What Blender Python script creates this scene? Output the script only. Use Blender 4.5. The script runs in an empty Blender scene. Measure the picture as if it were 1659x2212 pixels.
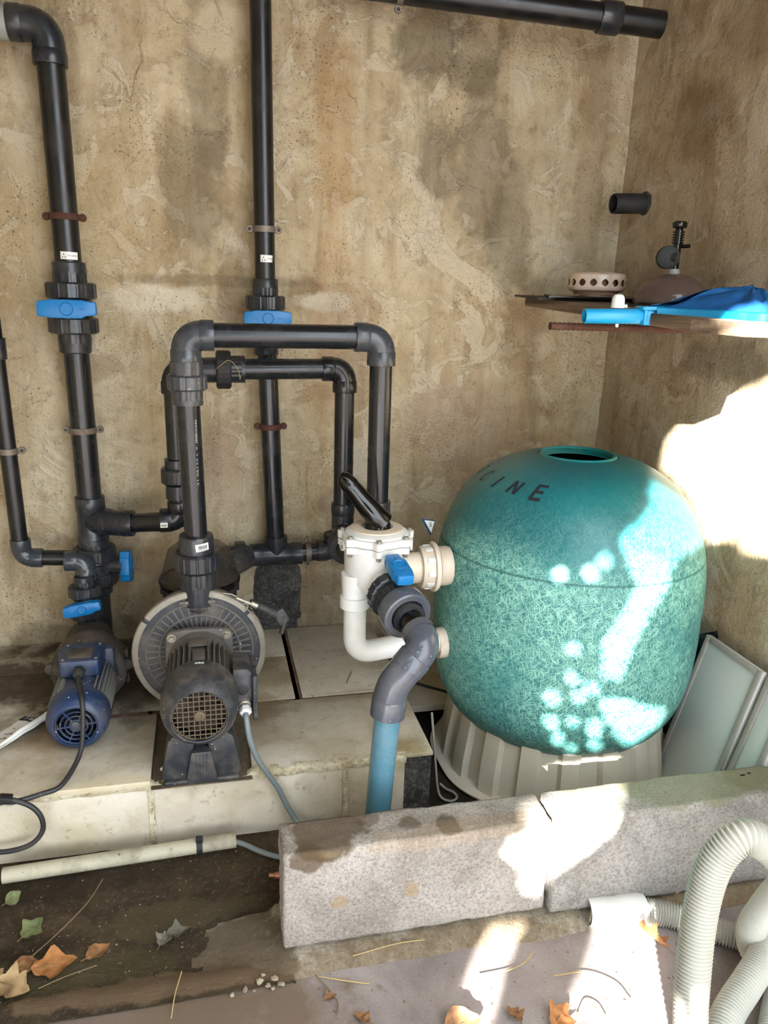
import bpy, bmesh, math, random
from mathutils import Vector, Matrix, noise
random.seed(7)
PI = math.pi
SC = bpy.context.scene
COL = SC.collection

# ------------------------------------------------------------------ camera
cam = bpy.data.cameras.new('camera'); camo = bpy.data.objects.new('camera', cam); COL.objects.link(camo)
cam.sensor_fit = 'HORIZONTAL'; cam.sensor_width = 36.0; cam.lens = 36.0 * 1661 / 1659
cam.clip_start = 0.02
camo.matrix_world = Matrix(((0.975, 0.033, -0.219, 0), (-0.220, 0.275, -0.936, 0), (0.030, 0.961, 0.275, 1.12), (0, 0, 0, 1)))
SC.camera = camo
# ------------------------------------------------------------------ light
SUN_TO = Vector((-0.45, -0.80, 0.38)).normalized()          # direction towards the sun
sl = bpy.data.lights.new('sun', 'SUN'); sl.energy = 60.0; sl.angle = math.radians(0.6); sl.color = (1.0, 0.97, 0.92)
so = bpy.data.objects.new('sun', sl); COL.objects.link(so)
so.rotation_euler = SUN_TO.to_track_quat('Z', 'Y').to_euler(); so.location = SUN_TO * 8
w = bpy.data.worlds.new('sky'); SC.world = w; w.use_nodes = True
bgn = w.node_tree.nodes['Background']; bgn.inputs[0].default_value = (0.83, 0.91, 1.0, 1); bgn.inputs[1].default_value = 7.4
vs = SC.view_settings; vs.view_transform = 'Standard'; vs.look = 'None'; vs.gamma = 1.0; vs.use_curve_mapping = False
vs.exposure = 0.0

# ------------------------------------------------------------------ materials
def srgb(r, g, b):
    f = lambda c: (c / 255 / 12.92) if c / 255 <= .04045 else ((c / 255 + .055) / 1.055) ** 2.4
    return (f(r), f(g), f(b), 1)
class NT:
    def __init__(s, name):
        s.m = bpy.data.materials.new(name); s.m.use_nodes = True; s.t = s.m.node_tree; s.n = s.t.nodes
        s.b = s.n['Principled BSDF']; s.co = s.n.new('ShaderNodeNewGeometry').outputs['Position']
    def link(s, a, b): s.t.links.new(a, b)
    def mapping(s, scale=(1, 1, 1), rot=(0, 0, 0), loc=(0, 0, 0), src=None):
        q = s.n.new('ShaderNodeMapping'); q.inputs['Scale'].default_value = scale; q.inputs['Rotation'].default_value = rot; q.inputs['Location'].default_value = loc
        s.link(src or s.co, q.inputs['Vector']); return q.outputs[0]
    def noise(s, scale, detail=5, rough=.6, src=None, dist=0.0):
        q = s.n.new('ShaderNodeTexNoise'); q.inputs['Scale'].default_value = scale; q.inputs['Detail'].default_value = detail
        q.inputs['Roughness'].default_value = rough; q.inputs['Distortion'].default_value = dist
        s.link(src or s.co, q.inputs['Vector']); return q.outputs['Fac']
    def vor(s, scale, feature='F1', src=None, out='Distance'):
        q = s.n.new('ShaderNodeTexVoronoi'); q.feature = feature; q.inputs['Scale'].default_value = scale
        s.link(src or s.co, q.inputs['Vector']); return q.outputs[out]
    def ramp(s, fac, stops, interp='LINEAR'):
        q = s.n.new('ShaderNodeValToRGB'); q.color_ramp.interpolation = interp; e = q.color_ramp.elements
        while len(e) < len(stops): e.new(.5)
        for i, (p, c) in enumerate(stops):
            e[i].position = p; e[i].color = c if isinstance(c, tuple) else (c, c, c, 1)
        s.link(fac, q.inputs[0]); return q.outputs[0]
    def mix(s, fac, a, b, mode='MIX'):
        q = s.n.new('ShaderNodeMix'); q.data_type = 'RGBA'; q.blend_type = mode
        for v, i in ((fac, 0), (a, 6), (b, 7)):
            if isinstance(v, (int, float)): q.inputs[i].default_value = v
            elif isinstance(v, tuple): q.inputs[i].default_value = v
            else: s.link(v, q.inputs[i])
        return q.outputs[2]
    def math(s, op, a, b=0.0, c=0.0, clamp=False):
        q = s.n.new('ShaderNodeMath'); q.operation = op; q.use_clamp = clamp
        for i, v in enumerate((a, b, c)):
            if isinstance(v, (int, float)): q.inputs[i].default_value = v
            else: s.link(v, q.inputs[i])
        return q.outputs[0]
    def sep(s, src=None):
        q = s.n.new('ShaderNodeSeparateXYZ'); s.link(src or s.co, q.inputs[0]); return q.outputs
    def comb(s, x, y, z):
        q = s.n.new('ShaderNodeCombineXYZ')
        for i, v in enumerate((x, y, z)):
            if isinstance(v, (int, float)): q.inputs[i].default_value = v
            else: s.link(v, q.inputs[i])
        return q.outputs[0]
    def bump(s, h, strength=.5, dist=.01, normal=None):
        q = s.n.new('ShaderNodeBump'); q.inputs['Strength'].default_value = strength; q.inputs['Distance'].default_value = dist
        s.link(h, q.inputs['Height'])
        if normal: s.link(normal, q.inputs['Normal'])
        return q.outputs[0]
    def fin(s, col=None, rough=None, nrm=None, **kw):
        if col is not None:
            if isinstance(col, tuple): s.b.inputs['Base Color'].default_value = col
            else: s.link(col, s.b.inputs['Base Color'])
        if rough is not None:
            if isinstance(rough, (int, float)): s.b.inputs['Roughness'].default_value = rough
            else: s.link(rough, s.b.inputs['Roughness'])
        if nrm is not None: s.link(nrm, s.b.inputs['Normal'])
        for k, v in kw.items(): s.b.inputs[k.replace('_', ' ')].default_value = v
        return s.m

def plastic(name, col, rough=.35, dirt=(.25, .22, .17, 1), amt=.25, scale=14, spec=.5, bumps=.08, flecks=0.0, **kw):
    t = NT(name)
    d = t.noise(scale, 8, .65); sp = t.noise(90, 4, .6)
    f = t.ramp(d, [(.48, 0.0), (.75, amt)])
    f2 = t.ramp(sp, [(.66, 0.0), (.74, amt * 1.3)])
    c = t.mix(f, col, dirt); c = t.mix(f2, c, dirt)
    if flecks:
        vd = t.vor(85); keep = t.ramp(t.noise(23, 3, .6), [(.56, 0.0), (.60, 1.0)])
        c = t.mix(t.math('MULTIPLY', t.ramp(vd, [(.12, flecks), (.17, 0.0)]), keep), c, (.5, .5, .46, 1))
        c = t.mix(t.ramp(t.noise(6, 9, .7, None, 1.2), [(.5, 0.0), (.62, flecks * .45)]), c, (.17, .15, .12, 1))
    r = t.ramp(d, [(.45, rough), (.85, min(1, rough + .25))])
    return t.fin(c, r, t.bump(t.noise(40, 4), bumps, .002), Specular_IOR_Level=spec, **kw)

M = {}
M['pvc'] = plastic('dark_pvc', srgb(22, 25, 29), .22, (.07, .065, .06, 1), .25)
M['pvc_old'] = plastic('weathered_black_pvc', srgb(19, 20, 22), .30, (.06, .052, .045, 1), .3)
M['fit'] = plastic('grey_pvc_fitting', srgb(50, 55, 61), .22, (.10, .09, .08, 1), .25, flecks=.35)
M['fit_dk'] = plastic('dark_grey_fitting', srgb(33, 37, 43), .26, (.08, .075, .065, 1), .3, flecks=.35)
M['fit_lt'] = plastic('slate_grey_pvc', srgb(72, 77, 88), .17, (.2, .19, .18, 1), .35, 10, flecks=.35)
M['greypipe'] = plastic('pale_grey_plastic', srgb(150, 155, 150), .45, (.2, .19, .15, 1), .5)
M['blue'] = plastic('blue_plastic', srgb(0, 112, 178), .34, (.10, .20, .30, 1), .25)
M['white'] = plastic('white_plastic', srgb(216, 218, 216), .32, (.42, .36, .26, 1), .4, 9)
M['white_aged'] = plastic('aged_white_plastic', srgb(214, 200, 180), .4, (.40, .28, .17, 1), .5, 12)
M['pinkish'] = plastic('pinkish_beige_plastic', srgb(200, 184, 166), .4)
M['hose'] = plastic('ivory_hose_plastic', srgb(182, 182, 172), .42, (.35, .33, .27, 1), .35, 6)
M['black'] = plastic('gloss_black_plastic', srgb(8, 8, 9), .12, (.03, .03, .03, 1), .1)
M['blackm'] = plastic('matt_black_rubber', srgb(26, 27, 29), .6, (.10, .09, .08, 1), .4)
M['pump'] = plastic('dusty_black_casting', srgb(38, 42, 48), .5, (.16, .13, .10, 1), .75, 9, flecks=.9)
M['pump_rib'] = plastic('dusty_rib_casting', srgb(84, 80, 76), .6, (.20, .17, .13, 1), .7, 14, flecks=.5)
M['pump_fin'] = plastic('dusty_grey_metal', srgb(84, 80, 74), .6, (.20, .17, .13, 1), .7, 20, flecks=.9)
M['bluep'] = plastic('dusty_blue_paint', srgb(24, 48, 84), .38, (.12, .105, .09, 1), .65, 12, flecks=.9)
M['cast'] = plastic('dark_dusty_iron', srgb(66, 60, 54), .75, (.17, .13, .09, 1), .6, 18, .3, .3, flecks=.9)
M['alu'] = plastic('grey_aluminium', srgb(128, 128, 122), .5, (.2, .17, .13, 1), .6, 14)
M['steel'] = plastic('stainless_steel', srgb(132, 126, 114), .45, (.12, .10, .08, 1), .75, 14, Metallic=.3)
M['bolt'] = plastic('worn_bolt_steel', srgb(165, 160, 145), .4, (.3, .22, .14, 1), .5, 60, Metallic=.6)
M['rust'] = plastic('rusty_metal', srgb(74, 44, 34), .8, (.10, .06, .04, 1), .8, 60, .3, .4)
M['clipm'] = plastic('galvanised_clip_metal', srgb(120, 112, 102), .5, (.12, .06, .04, 1), .9, 30, Metallic=.4)
M['brass'] = plastic('rusty_grille_metal', srgb(88, 78, 60), .6, (.12, .06, .03, 1), .7, 40)
M['label'] = plastic('white_label', srgb(232, 231, 224), .4, (.5, .5, .45, 1), .2)
M['ink'] = plastic('dark_ink', srgb(28, 32, 44), .6, amt=0)
M['inkb'] = plastic('blue_ink', srgb(84, 96, 140), .6, amt=0)
M['inkg'] = plastic('grey_ink', srgb(150, 152, 150), .6, amt=0)
M['cableg'] = plastic('grey_cable', srgb(106, 116, 118), .4, (.2, .18, .14, 1), .4)
M['cableb'] = plastic('black_cable', srgb(38, 38, 40), .5, (.14, .12, .1, 1), .4)
M['bluepipe'] = plastic('blue_grey_pipe', srgb(78, 122, 140), .2, (.25, .3, .3, 1), .35, 8)
M['netblue'] = plastic('bright_blue_plastic', srgb(20, 152, 206), .3, (.1, .3, .42, 1), .3)
M['paper'] = plastic('leaflet_paper', srgb(216, 214, 208), .8, (.4, .38, .33, 1), .3)
M['twig'] = plastic('dry_twig', srgb(110, 90, 62), .8)
M['straw'] = plastic('dry_straw', srgb(176, 152, 100), .8)
M['pebble'] = plastic('pale_pebble', srgb(150, 138, 118), .85, (.1, .08, .06, 1), .6, 60)
M['clothb'] = plastic('blue_net_cloth', srgb(26, 82, 138), .8, (.04, .14, .3, 1), .5, 30, .2, .6)
M['bag'] = plastic('black_film_and_slots', srgb(16, 18, 22), .22, (.05, .05, .05, 1), .3, bumps=.5)
M['door'] = plastic('off_white_panel', srgb(186, 188, 182), .38, (.34, .33, .3, 1), .35, 5)
M['dooredge'] = plastic('grimy_panel_edge', srgb(146, 140, 132), .6, (.2, .17, .14, 1), .6, 20)

def leafmat(name, a, b):
    t = NT(name); n = t.noise(30, 5)
    return t.fin(t.ramp(n, [(.35, a), (.65, b)]), .7, t.bump(n, .5, .003))
M['leaf_o'] = leafmat('orange_dry_leaf', srgb(120, 72, 38), srgb(172, 118, 68))
M['leaf_b'] = leafmat('brown_dry_leaf', srgb(96, 64, 38), srgb(152, 108, 66))
M['leaf_p'] = leafmat('pale_dry_leaf', srgb(128, 104, 72), srgb(172, 146, 106))
M['leaf_g'] = leafmat('dull_green_leaf', srgb(70, 80, 46), srgb(108, 116, 72))
M['foliage'] = leafmat('screen_foliage', (.03, .07, .02, 1), (.08, .15, .04, 1))  # leaf colour of the unseen screen added to block the sun
M['bark'] = leafmat('screen_bark', (.08, .06, .04, 1), (.16, .12, .08, 1))

# aged lime plaster; blobs = [(u, v, ru, rv, amount, colour)] where u runs along the wall and v is height
def plaster(name, axis, blobs, tint=(1, 1, 1, 1), smooth=False):
    t = NT(name); x, y, z = t.sep()
    u = x if axis == 'x' else y
    P = t.comb(u, 0.0, z)
    n1 = t.noise(2.2, 9, .62, P, .4); n2 = t.noise(7, 8, .65, P, .6); n3 = t.noise(26, 7, .7, P)
    stre = t.noise(1.0, 7, .6, t.comb(t.math('MULTIPLY', u, 11), 0.0, t.math('MULTIPLY', z, 1.6)), .5)
    c = t.ramp(n1, [(.28, srgb(178, 158, 124)), (.42, srgb(206, 188, 152)), (.55, srgb(222, 206, 170)), (.72, srgb(240, 228, 198))])
    c2 = t.ramp(n2, [(.35, srgb(170, 148, 120)), (.5, srgb(208, 193, 166)), (.66, srgb(236, 226, 204))])
    c = t.mix(.45, c, c2)
    c = t.mix(t.ramp(stre, [(.48, 0.0), (.70, .48)]), c, srgb(158, 126, 82))
    c = t.mix(t.ramp(t.noise(1.0, 6, .6, t.comb(t.math('MULTIPLY', u, 17), 3.0, t.math('MULTIPLY', z, 2.2)), .8), [(.54, 0.0), (.72, .40)]), c, srgb(118, 108, 92))
    c = t.mix(t.ramp(n3, [(.30, .5), (.46, 0.0)]), c, srgb(122, 98, 72))
    # peeled skin: crisp-edged patches of paler and darker coat
    pe = t.noise(3.4, 10, .58, t.comb(u, 7.0, z), 1.1)
    c = t.mix(t.ramp(pe, [(.585, 0.0), (.60, .7)]), c, srgb(228, 216, 190))
    c = t.mix(t.ramp(pe, [(.36, .5), (.382, 0.0)]), c, srgb(172, 148, 116))
    fl = t.noise(9.5, 10, .62, t.comb(u, 11.0, z), 1.4)
    c = t.mix(t.ramp(fl, [(.57, 0.0), (.582, .5)]), c, srgb(230, 219, 196))
    c = t.mix(t.ramp(fl, [(.36, .38), (.375, 0.0)]), c, srgb(166, 142, 110))
    ns = t.math('MULTIPLY', t.math('SUBTRACT', t.noise(9, 7, .62, P), .5), 1.9)
    for (bu, bv, ru, rv, am, colr) in blobs:
        du = t.math('DIVIDE', t.math('SUBTRACT', u, bu), ru); dv = t.math('DIVIDE', t.math('SUBTRACT', z, bv), rv)
        d = t.math('ADD', t.math('SQRT', t.math('ADD', t.math('MULTIPLY', du, du), t.math('MULTIPLY', dv, dv))), ns)
        c = t.mix(t.ramp(d, [(.62, am), (1.12, 0.0)]), c, colr)
    # tiny dark mould specks and hairline cracks
    sp = t.noise(150, 3, .6, P); reg = t.ramp(t.noise(5, 5, .6, t.comb(u, 3.0, z)), [(.45, 0.0), (.6, .75)])
    c = t.mix(t.math('MULTIPLY', t.ramp(sp, [(.58, 0.0), (.66, 1.0)]), reg), c, srgb(62, 54, 44))
    wob = t.mix(.12, P, t.comb(t.noise(6, 5, .6, P), 0.0, t.noise(7, 5, .6, t.comb(u, 9.0, z))))
    ck = t.vor(3.4, 'DISTANCE_TO_EDGE', wob)
    ckm = t.math('MULTIPLY', t.ramp(ck, [(.0, 1.0), (.008, 0.0)]), t.ramp(t.noise(3, 3, .5, t.comb(u, 5.0, z)), [(.58, 0.0), (.68, .55)]))
    c = t.mix(ckm, c, srgb(92, 76, 58))
    c = t.mix(1.0, c, tint, 'MULTIPLY')
    h = t.math('ADD', t.math('MULTIPLY', n2, .6), t.math('MULTIPLY', n3, .45))
    h = t.math('ADD', h, t.math('MULTIPLY', t.ramp(pe, [(.585, 0.0), (.60, 1.0)]), .14))
    h = t.math('ADD', h, t.math('MULTIPLY', t.ramp(fl, [(.57, 0.0), (.585, 1.0)]), .10))
    h = t.math('ADD', h, t.math('MULTIPLY', t.noise(16, 9, .7, t.comb(u, 4.0, z), 1.5), .55))
    h = t.math('ADD', h, t.math('MULTIPLY', t.noise(85, 6, .75, P), .35 if not smooth else .6))
    h = t.math('SUBTRACT', h, t.math('MULTIPLY', ckm, .3))
    return t.fin(c, .92, t.bump(h, 1.0, .018), Specular_IOR_Level=.15)
grey1 = srgb(108, 98, 78); grey2 = srgb(126, 114, 92); brn = srgb(132, 102, 70); ora = srgb(190, 140, 78); pal = srgb(226, 212, 182); pink = srgb(176, 152, 134); drk = srgb(92, 80, 62)
M['plaster'] = plaster('stained_lime_plaster', 'x', [
    (.60, 1.74, .10, .13, .6, grey1), (.72, 1.72, .10, .10, .45, grey1), (.02, 1.62, .06, .30, .45, grey2), (-.02, 1.36, .10, .22, .55, grey2),
    (.76, 1.50, .09, .30, .42, grey1), (.86, 1.28, .09, .22, .42, grey1), (.64, 1.46, .07, .12, .5, grey2), (.92, 1.05, .08, .2, .4, brn),
    (.35, 1.52, .06, .30, .3, ora), (.34, 1.08, .07, .3, .25, ora), (.27, 1.12, .06, .06, .55, brn), (.07, 1.11, .05, .14, .5, brn),
    (-.14, 1.085, .17, .042, .95, srgb(236, 226, 204)), (.32, 1.09, .09, .03, .9, srgb(232, 222, 198)), (.06, 1.72, .09, .07, .8, pal), (.05, 1.135, .34, .018, .3, drk),
    (.38, .96, .12, .22, .35, pink), (.75, .72, .24, .18, .45, pink), (.0, .62, .16, .16, .4, pink), (-.12, .30, .22, .2, .35, brn),
    (.44, .62, .06, .08, .9, srgb(214, 204, 184)), (.40, .50, .10, .10, .6, srgb(150, 130, 114)),
    (-.35, .10, .40, .10, .5, drk), (.35, .2, .3, .14, .5, srgb(120, 104, 86)), (1.08, 1.5, .06, .4, .35, brn), (-.34, 1.2, .2, .3, .3, srgb(196, 170, 116))], (1.0, .985, .955, 1))
M['plaster_r'] = plaster('stained_side_plaster', 'y', [
    (1.85, 1.55, .16, .12, .5, brn), (1.62, 1.70, .2, .1, .4, brn), (1.95, 1.12, .14, .1, .4, pink), (1.45, .42, .12, .10, .45, srgb(190, 150, 104)),
    (1.60, .98, .2, .06, .5, grey2), (1.62, .28, .1, .12, .4, pal)], (1.0, .968, .965, 1), True)

def concrete(name, cols, scale=6, grain=160, bumpd=.004, stains=(), rough=.9, grainamt=.5):
    t = NT(name)
    n1 = t.noise(scale, 8, .62, None, .5); g = t.noise(grain, 5, .8)
    c = t.ramp(n1, [(.3, cols[0]), (.5, cols[1]), (.7, cols[2])])
    c = t.mix(t.math('MULTIPLY', t.ramp(g, [(.40, 1.0), (.5, 0.0)]), grainamt), c, tuple(v * .35 for v in cols[0][:3]) + (1,))
    c = t.mix(t.math('MULTIPLY', t.ramp(g, [(.56, 0.0), (.68, 1.0)]), grainamt * .6), c, (.85, .82, .78, 1))
    ns = t.math('MULTIPLY', t.math('SUBTRACT', t.noise(14, 7, .62), .5), 1.8)
    x, y, z = t.sep()
    for (bx, by, bz, rx, ry, rz, am, colr) in stains:
        q = [t.math('POWER', t.math('ABSOLUTE', t.math('DIVIDE', t.math('SUBTRACT', v, b), r)), 2) for v, b, r in ((x, bx, rx), (y, by, ry), (z, bz, rz))]
        d = t.math('ADD', t.math('SQRT', t.math('ADD', t.math('ADD', q[0], q[1]), q[2])), ns)
        c = t.mix(t.ramp(d, [(.8, am), (1.0, 0.0)]), c, colr)
    h = t.math('ADD', t.math('MULTIPLY', n1, .6), t.math('MULTIPLY', g, .9))
    return t.fin(c, rough, t.bump(h, .8, bumpd), Specular_IOR_Level=.2)
wet = srgb(96, 80, 60); moss = srgb(104, 102, 70)
M['block'] = concrete('speckled_concrete_block', (srgb(142, 133, 124), srgb(168, 160, 151), srgb(190, 183, 175)), 7, 190, .006, [
    (.18, 1.14, .2, .085, .07, .03, .85, wet), (.135, 1.10, .18, .03, .03, .03, .8, wet), (.33, 1.14, .2, .03, .03, .01, .7, wet), (.40, 1.12, .2, .025, .04, .012, .75, srgb(84, 72, 56)), (.26, 1.16, .2, .03, .02, .01, .6, wet),
    (.20, 1.09, .085, .016, .05, .016, .5, srgb(168, 140, 96)), (.33, 1.09, .09, .016, .05, .02, .5, srgb(168, 140, 96)), (.40, 1.09, .19, .2, .05, .02, .18, srgb(202, 168, 118))])
M['block_moss'] = concrete('mossy_concrete_block', (srgb(130, 126, 118), srgb(160, 156, 150), srgb(184, 180, 174)), 7, 190, .006, [
    (.90, 1.14, .205, .2, .06, .02, .6, srgb(128, 132, 100)), (1.1, 1.14, .2, .14, .07, .04, .6, srgb(120, 116, 84)), (.72, 1.17, .2, .1, .03, .02, .5, srgb(150, 140, 112))])
M['mortar'] = concrete('rough_mortar', (srgb(118, 108, 92), srgb(152, 142, 124), srgb(176, 168, 150)), 12, 110, .01, [
    (.0, 1.12, -.03, .12, .12, .05, .85, srgb(98, 84, 66)), (.42, 1.06, -.02, .2, .05, .05, .5, srgb(112, 92, 66)), (.22, 1.06, -.02, .1, .05, .05, .4, srgb(118, 96, 70)), (.85, 1.06, 0, .3, .06, .05, .5, srgb(150, 126, 92))])
M['floor'] = concrete('smooth_concrete_floor', (srgb(118, 108, 104), srgb(146, 136, 132), srgb(164, 154, 150)), 5, 260, .0015, [
    (-.25, .98, -.03, .42, .15, .1, .75, srgb(104, 88, 70)), (.02, 1.0, -.03, .2, .10, .1, .6, srgb(112, 96, 80)), (.85, .7, -.03, .25, .2, .1, .3, srgb(150, 132, 122))], .8, .15)
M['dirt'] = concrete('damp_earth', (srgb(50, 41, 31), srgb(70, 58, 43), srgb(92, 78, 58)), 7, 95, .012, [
    (-.10, 1.25, -.03, .16, .05, .1, .6, srgb(92, 82, 58)), (-.25, 1.15, -.03, .2, .05, .1, .5, srgb(84, 78, 52)), (-.05, 1.09, -.03, .4, .035, .1, .75, srgb(122, 102, 80)), (-.3, 1.38, -.03, .2, .06, .1, .5, srgb(40, 32, 24)), (.8, 1.6, -.03, .6, .5, .1, .7, srgb(34, 30, 26))], .95, .16)  # last patch: darker earth under and around the tank
M['roughcore'] = concrete('dark_rough_concrete', (srgb(58, 56, 54), srgb(84, 82, 78), srgb(116, 112, 106)), 22, 120, .012)
M['patch'] = concrete('dark_cement_patch', (srgb(60, 58, 56), srgb(84, 82, 80), srgb(110, 106, 102)), 14, 120, .01)
M['pit'] = concrete('grimy_cement', (srgb(76, 66, 52), srgb(98, 86, 70), srgb(120, 106, 86)), 14, 120, .004, (), .9, .15)
M['cementstrip'] = concrete('crumbly_cement', (srgb(170, 156, 124), srgb(202, 190, 160), srgb(222, 214, 190)), 30, 120, .006)
def tilemat():
    t = NT('dirty_cream_tile')
    n = t.noise(5, 8, .6, None, .4); x, y, z = t.sep()
    c = t.ramp(n, [(.3, srgb(164, 152, 128)), (.5, srgb(196, 187, 168)), (.7, srgb(208, 201, 188))])
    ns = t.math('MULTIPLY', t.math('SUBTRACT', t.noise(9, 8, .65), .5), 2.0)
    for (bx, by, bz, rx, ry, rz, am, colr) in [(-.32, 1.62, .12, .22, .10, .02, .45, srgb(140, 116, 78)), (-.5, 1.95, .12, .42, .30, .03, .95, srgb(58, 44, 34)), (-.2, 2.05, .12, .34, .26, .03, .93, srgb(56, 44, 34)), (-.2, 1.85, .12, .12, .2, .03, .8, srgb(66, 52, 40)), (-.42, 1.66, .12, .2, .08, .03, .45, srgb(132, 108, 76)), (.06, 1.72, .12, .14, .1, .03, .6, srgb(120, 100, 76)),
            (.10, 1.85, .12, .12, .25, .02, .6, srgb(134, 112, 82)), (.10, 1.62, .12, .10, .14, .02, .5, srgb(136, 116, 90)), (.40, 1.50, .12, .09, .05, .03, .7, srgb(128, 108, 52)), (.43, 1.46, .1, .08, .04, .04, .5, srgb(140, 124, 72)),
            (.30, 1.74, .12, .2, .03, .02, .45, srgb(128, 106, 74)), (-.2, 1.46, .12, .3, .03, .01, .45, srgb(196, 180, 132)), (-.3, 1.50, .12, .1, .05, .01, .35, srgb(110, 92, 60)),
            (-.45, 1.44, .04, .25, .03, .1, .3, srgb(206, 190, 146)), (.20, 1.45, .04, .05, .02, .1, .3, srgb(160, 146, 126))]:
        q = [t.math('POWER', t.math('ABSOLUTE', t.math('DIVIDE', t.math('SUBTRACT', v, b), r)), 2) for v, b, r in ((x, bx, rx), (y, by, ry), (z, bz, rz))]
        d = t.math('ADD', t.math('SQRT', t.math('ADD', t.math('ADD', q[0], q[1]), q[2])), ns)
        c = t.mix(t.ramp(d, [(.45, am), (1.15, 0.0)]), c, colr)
    c = t.mix(t.ramp(t.noise(17, 9, .72, None, .8), [(.5, 0.0), (.68, .28)]), c, srgb(140, 120, 88))
    c = t.mix(t.ramp(t.noise(38, 7, .7), [(.58, 0.0), (.68, .5)]), c, srgb(116, 98, 74))
    sp = t.noise(70, 5, .7); c = t.mix(t.math('MULTIPLY', t.ramp(sp, [(.66, 0.0), (.72, .8)]), t.ramp(t.noise(6, 3), [(.5, 0.0), (.62, 1.0)])), c, srgb(70, 54, 38))
    return t.fin(c, t.ramp(n, [(.3, .75), (.7, .4)]), t.bump(t.noise(60, 6), .25, .002), Specular_IOR_Level=.35)
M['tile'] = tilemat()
M['grout'] = concrete('brown_grout', (srgb(96, 76, 60), srgb(124, 102, 84), srgb(150, 130, 108)), 30, 140, .004, (), .9, .2)

def wood():
    t = NT('weathered_board')
    n = t.noise(1, 7, .6, t.comb(t.math('MULTIPLY', t.sep()[0], 60), t.math('MULTIPLY', t.sep()[1], 3), t.math('MULTIPLY', t.sep()[2], 60)))
    return t.fin(t.ramp(n, [(.3, srgb(66, 54, 44)), (.5, srgb(108, 90, 72)), (.7, srgb(150, 128, 104))]), .85, t.bump(n, .5, .004))
M['wood'] = wood()

def tankmat():
    t = NT('teal_fibreglass')
    uv = t.n.new('ShaderNodeUVMap').outputs[0]
    base = t.ramp(t.noise(5, 6, .6), [(.3, srgb(3, 78, 90)), (.5, srgb(5, 90, 98)), (.72, srgb(8, 104, 108))])
    acc = None
    for i in range(13):
        a = i * PI / 13 + .13 * math.sin(i * 5)
        v = t.mapping((1, 1, 1), (0, 0, a), (i * 3.7, i * 1.3, 0), uv)
        s = t.sep(v)
        L = 26 if i % 2 else 40
        P = t.comb(t.math('MULTIPLY', s[0], 560), t.math('MULTIPLY', s[1], L), i * 2.0)
        nz = t.n.new('ShaderNodeTexNoise'); nz.inputs['Scale'].default_value = 1; nz.inputs['Detail'].default_value = 0.0; nz.inputs['Distortion'].default_value = .25
        t.link(P, nz.inputs['Vector'])
        m = t.ramp(nz.outputs['Fac'], [(.64, 0.0), (.74, 1.0 if i % 3 == 0 else .55)])
        acc = m if acc is None else t.math('MAXIMUM', acc, m)
    x, y, z = t.sep()
    # worn gel coat: fibres show on the sides, the dome stays covered; world-fixed wear
    cov = t.math('ADD', z, t.math('MULTIPLY', t.math('SUBTRACT', t.noise(5, 7, .6), .5), .16))
    cov = t.ramp(cov, [(.08, .25), (.2, .9), (.55, 1.0), (.62, .22), (.75, .08)])
    wear = t.ramp(t.noise(6, 5, .6), [(.28, .45), (.5, 1.0)])
    fac = t.math('MULTIPLY', t.math('MULTIPLY', acc, cov), wear)
    c = t.mix(t.math('MULTIPLY', cov, .34), base, srgb(48, 128, 120))
    c = t.mix(t.math('MULTIPLY', fac, .9), c, srgb(150, 206, 186))
    # faint drips
    st = t.noise(1, 4, .5, t.comb(t.math('MULTIPLY', t.sep(uv)[0], 14), t.math('MULTIPLY', t.sep(uv)[1], 1.3), 0.0))
    c = t.mix(t.math('MULTIPLY', t.ramp(st, [(.64, 0.0), (.68, .35)]), cov), c, srgb(126, 134, 116))
    c = t.mix(t.ramp(t.noise(11, 6, .7), [(.30, .35), (.38, 0.0)]), c, srgb(6, 96, 92))
    # moulding seam
    seam = t.ramp(t.math('ABSOLUTE', t.math('SUBTRACT', z, .553)), [(.0, .8), (.0022, 0.0)])
    c = t.mix(seam, c, srgb(4, 70, 70))
    r = t.math('ADD', .33, t.math('MULTIPLY', cov, .22))
    return t.fin(c, r, t.bump(t.math('SUBTRACT', fac, seam), .35, .0012))
M['tank'] = tankmat()
def glass(name, col, tr, rough=.12):
    t = NT(name); t.fin(col, rough); t.b.inputs['Alpha'].default_value = tr
    return t.m
M['smoky'] = glass('smoky_translucent_plastic', srgb(110, 90, 84), .74)
M['lidglass'] = glass('clear_grimy_lid', srgb(70, 64, 58), .5, .15)
def ribstand():
    return plastic('ivory_stand_plastic', srgb(198, 190, 172), .4, (.34, .3, .22, 1), .4, 7)
M['stand'] = ribstand()

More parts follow.
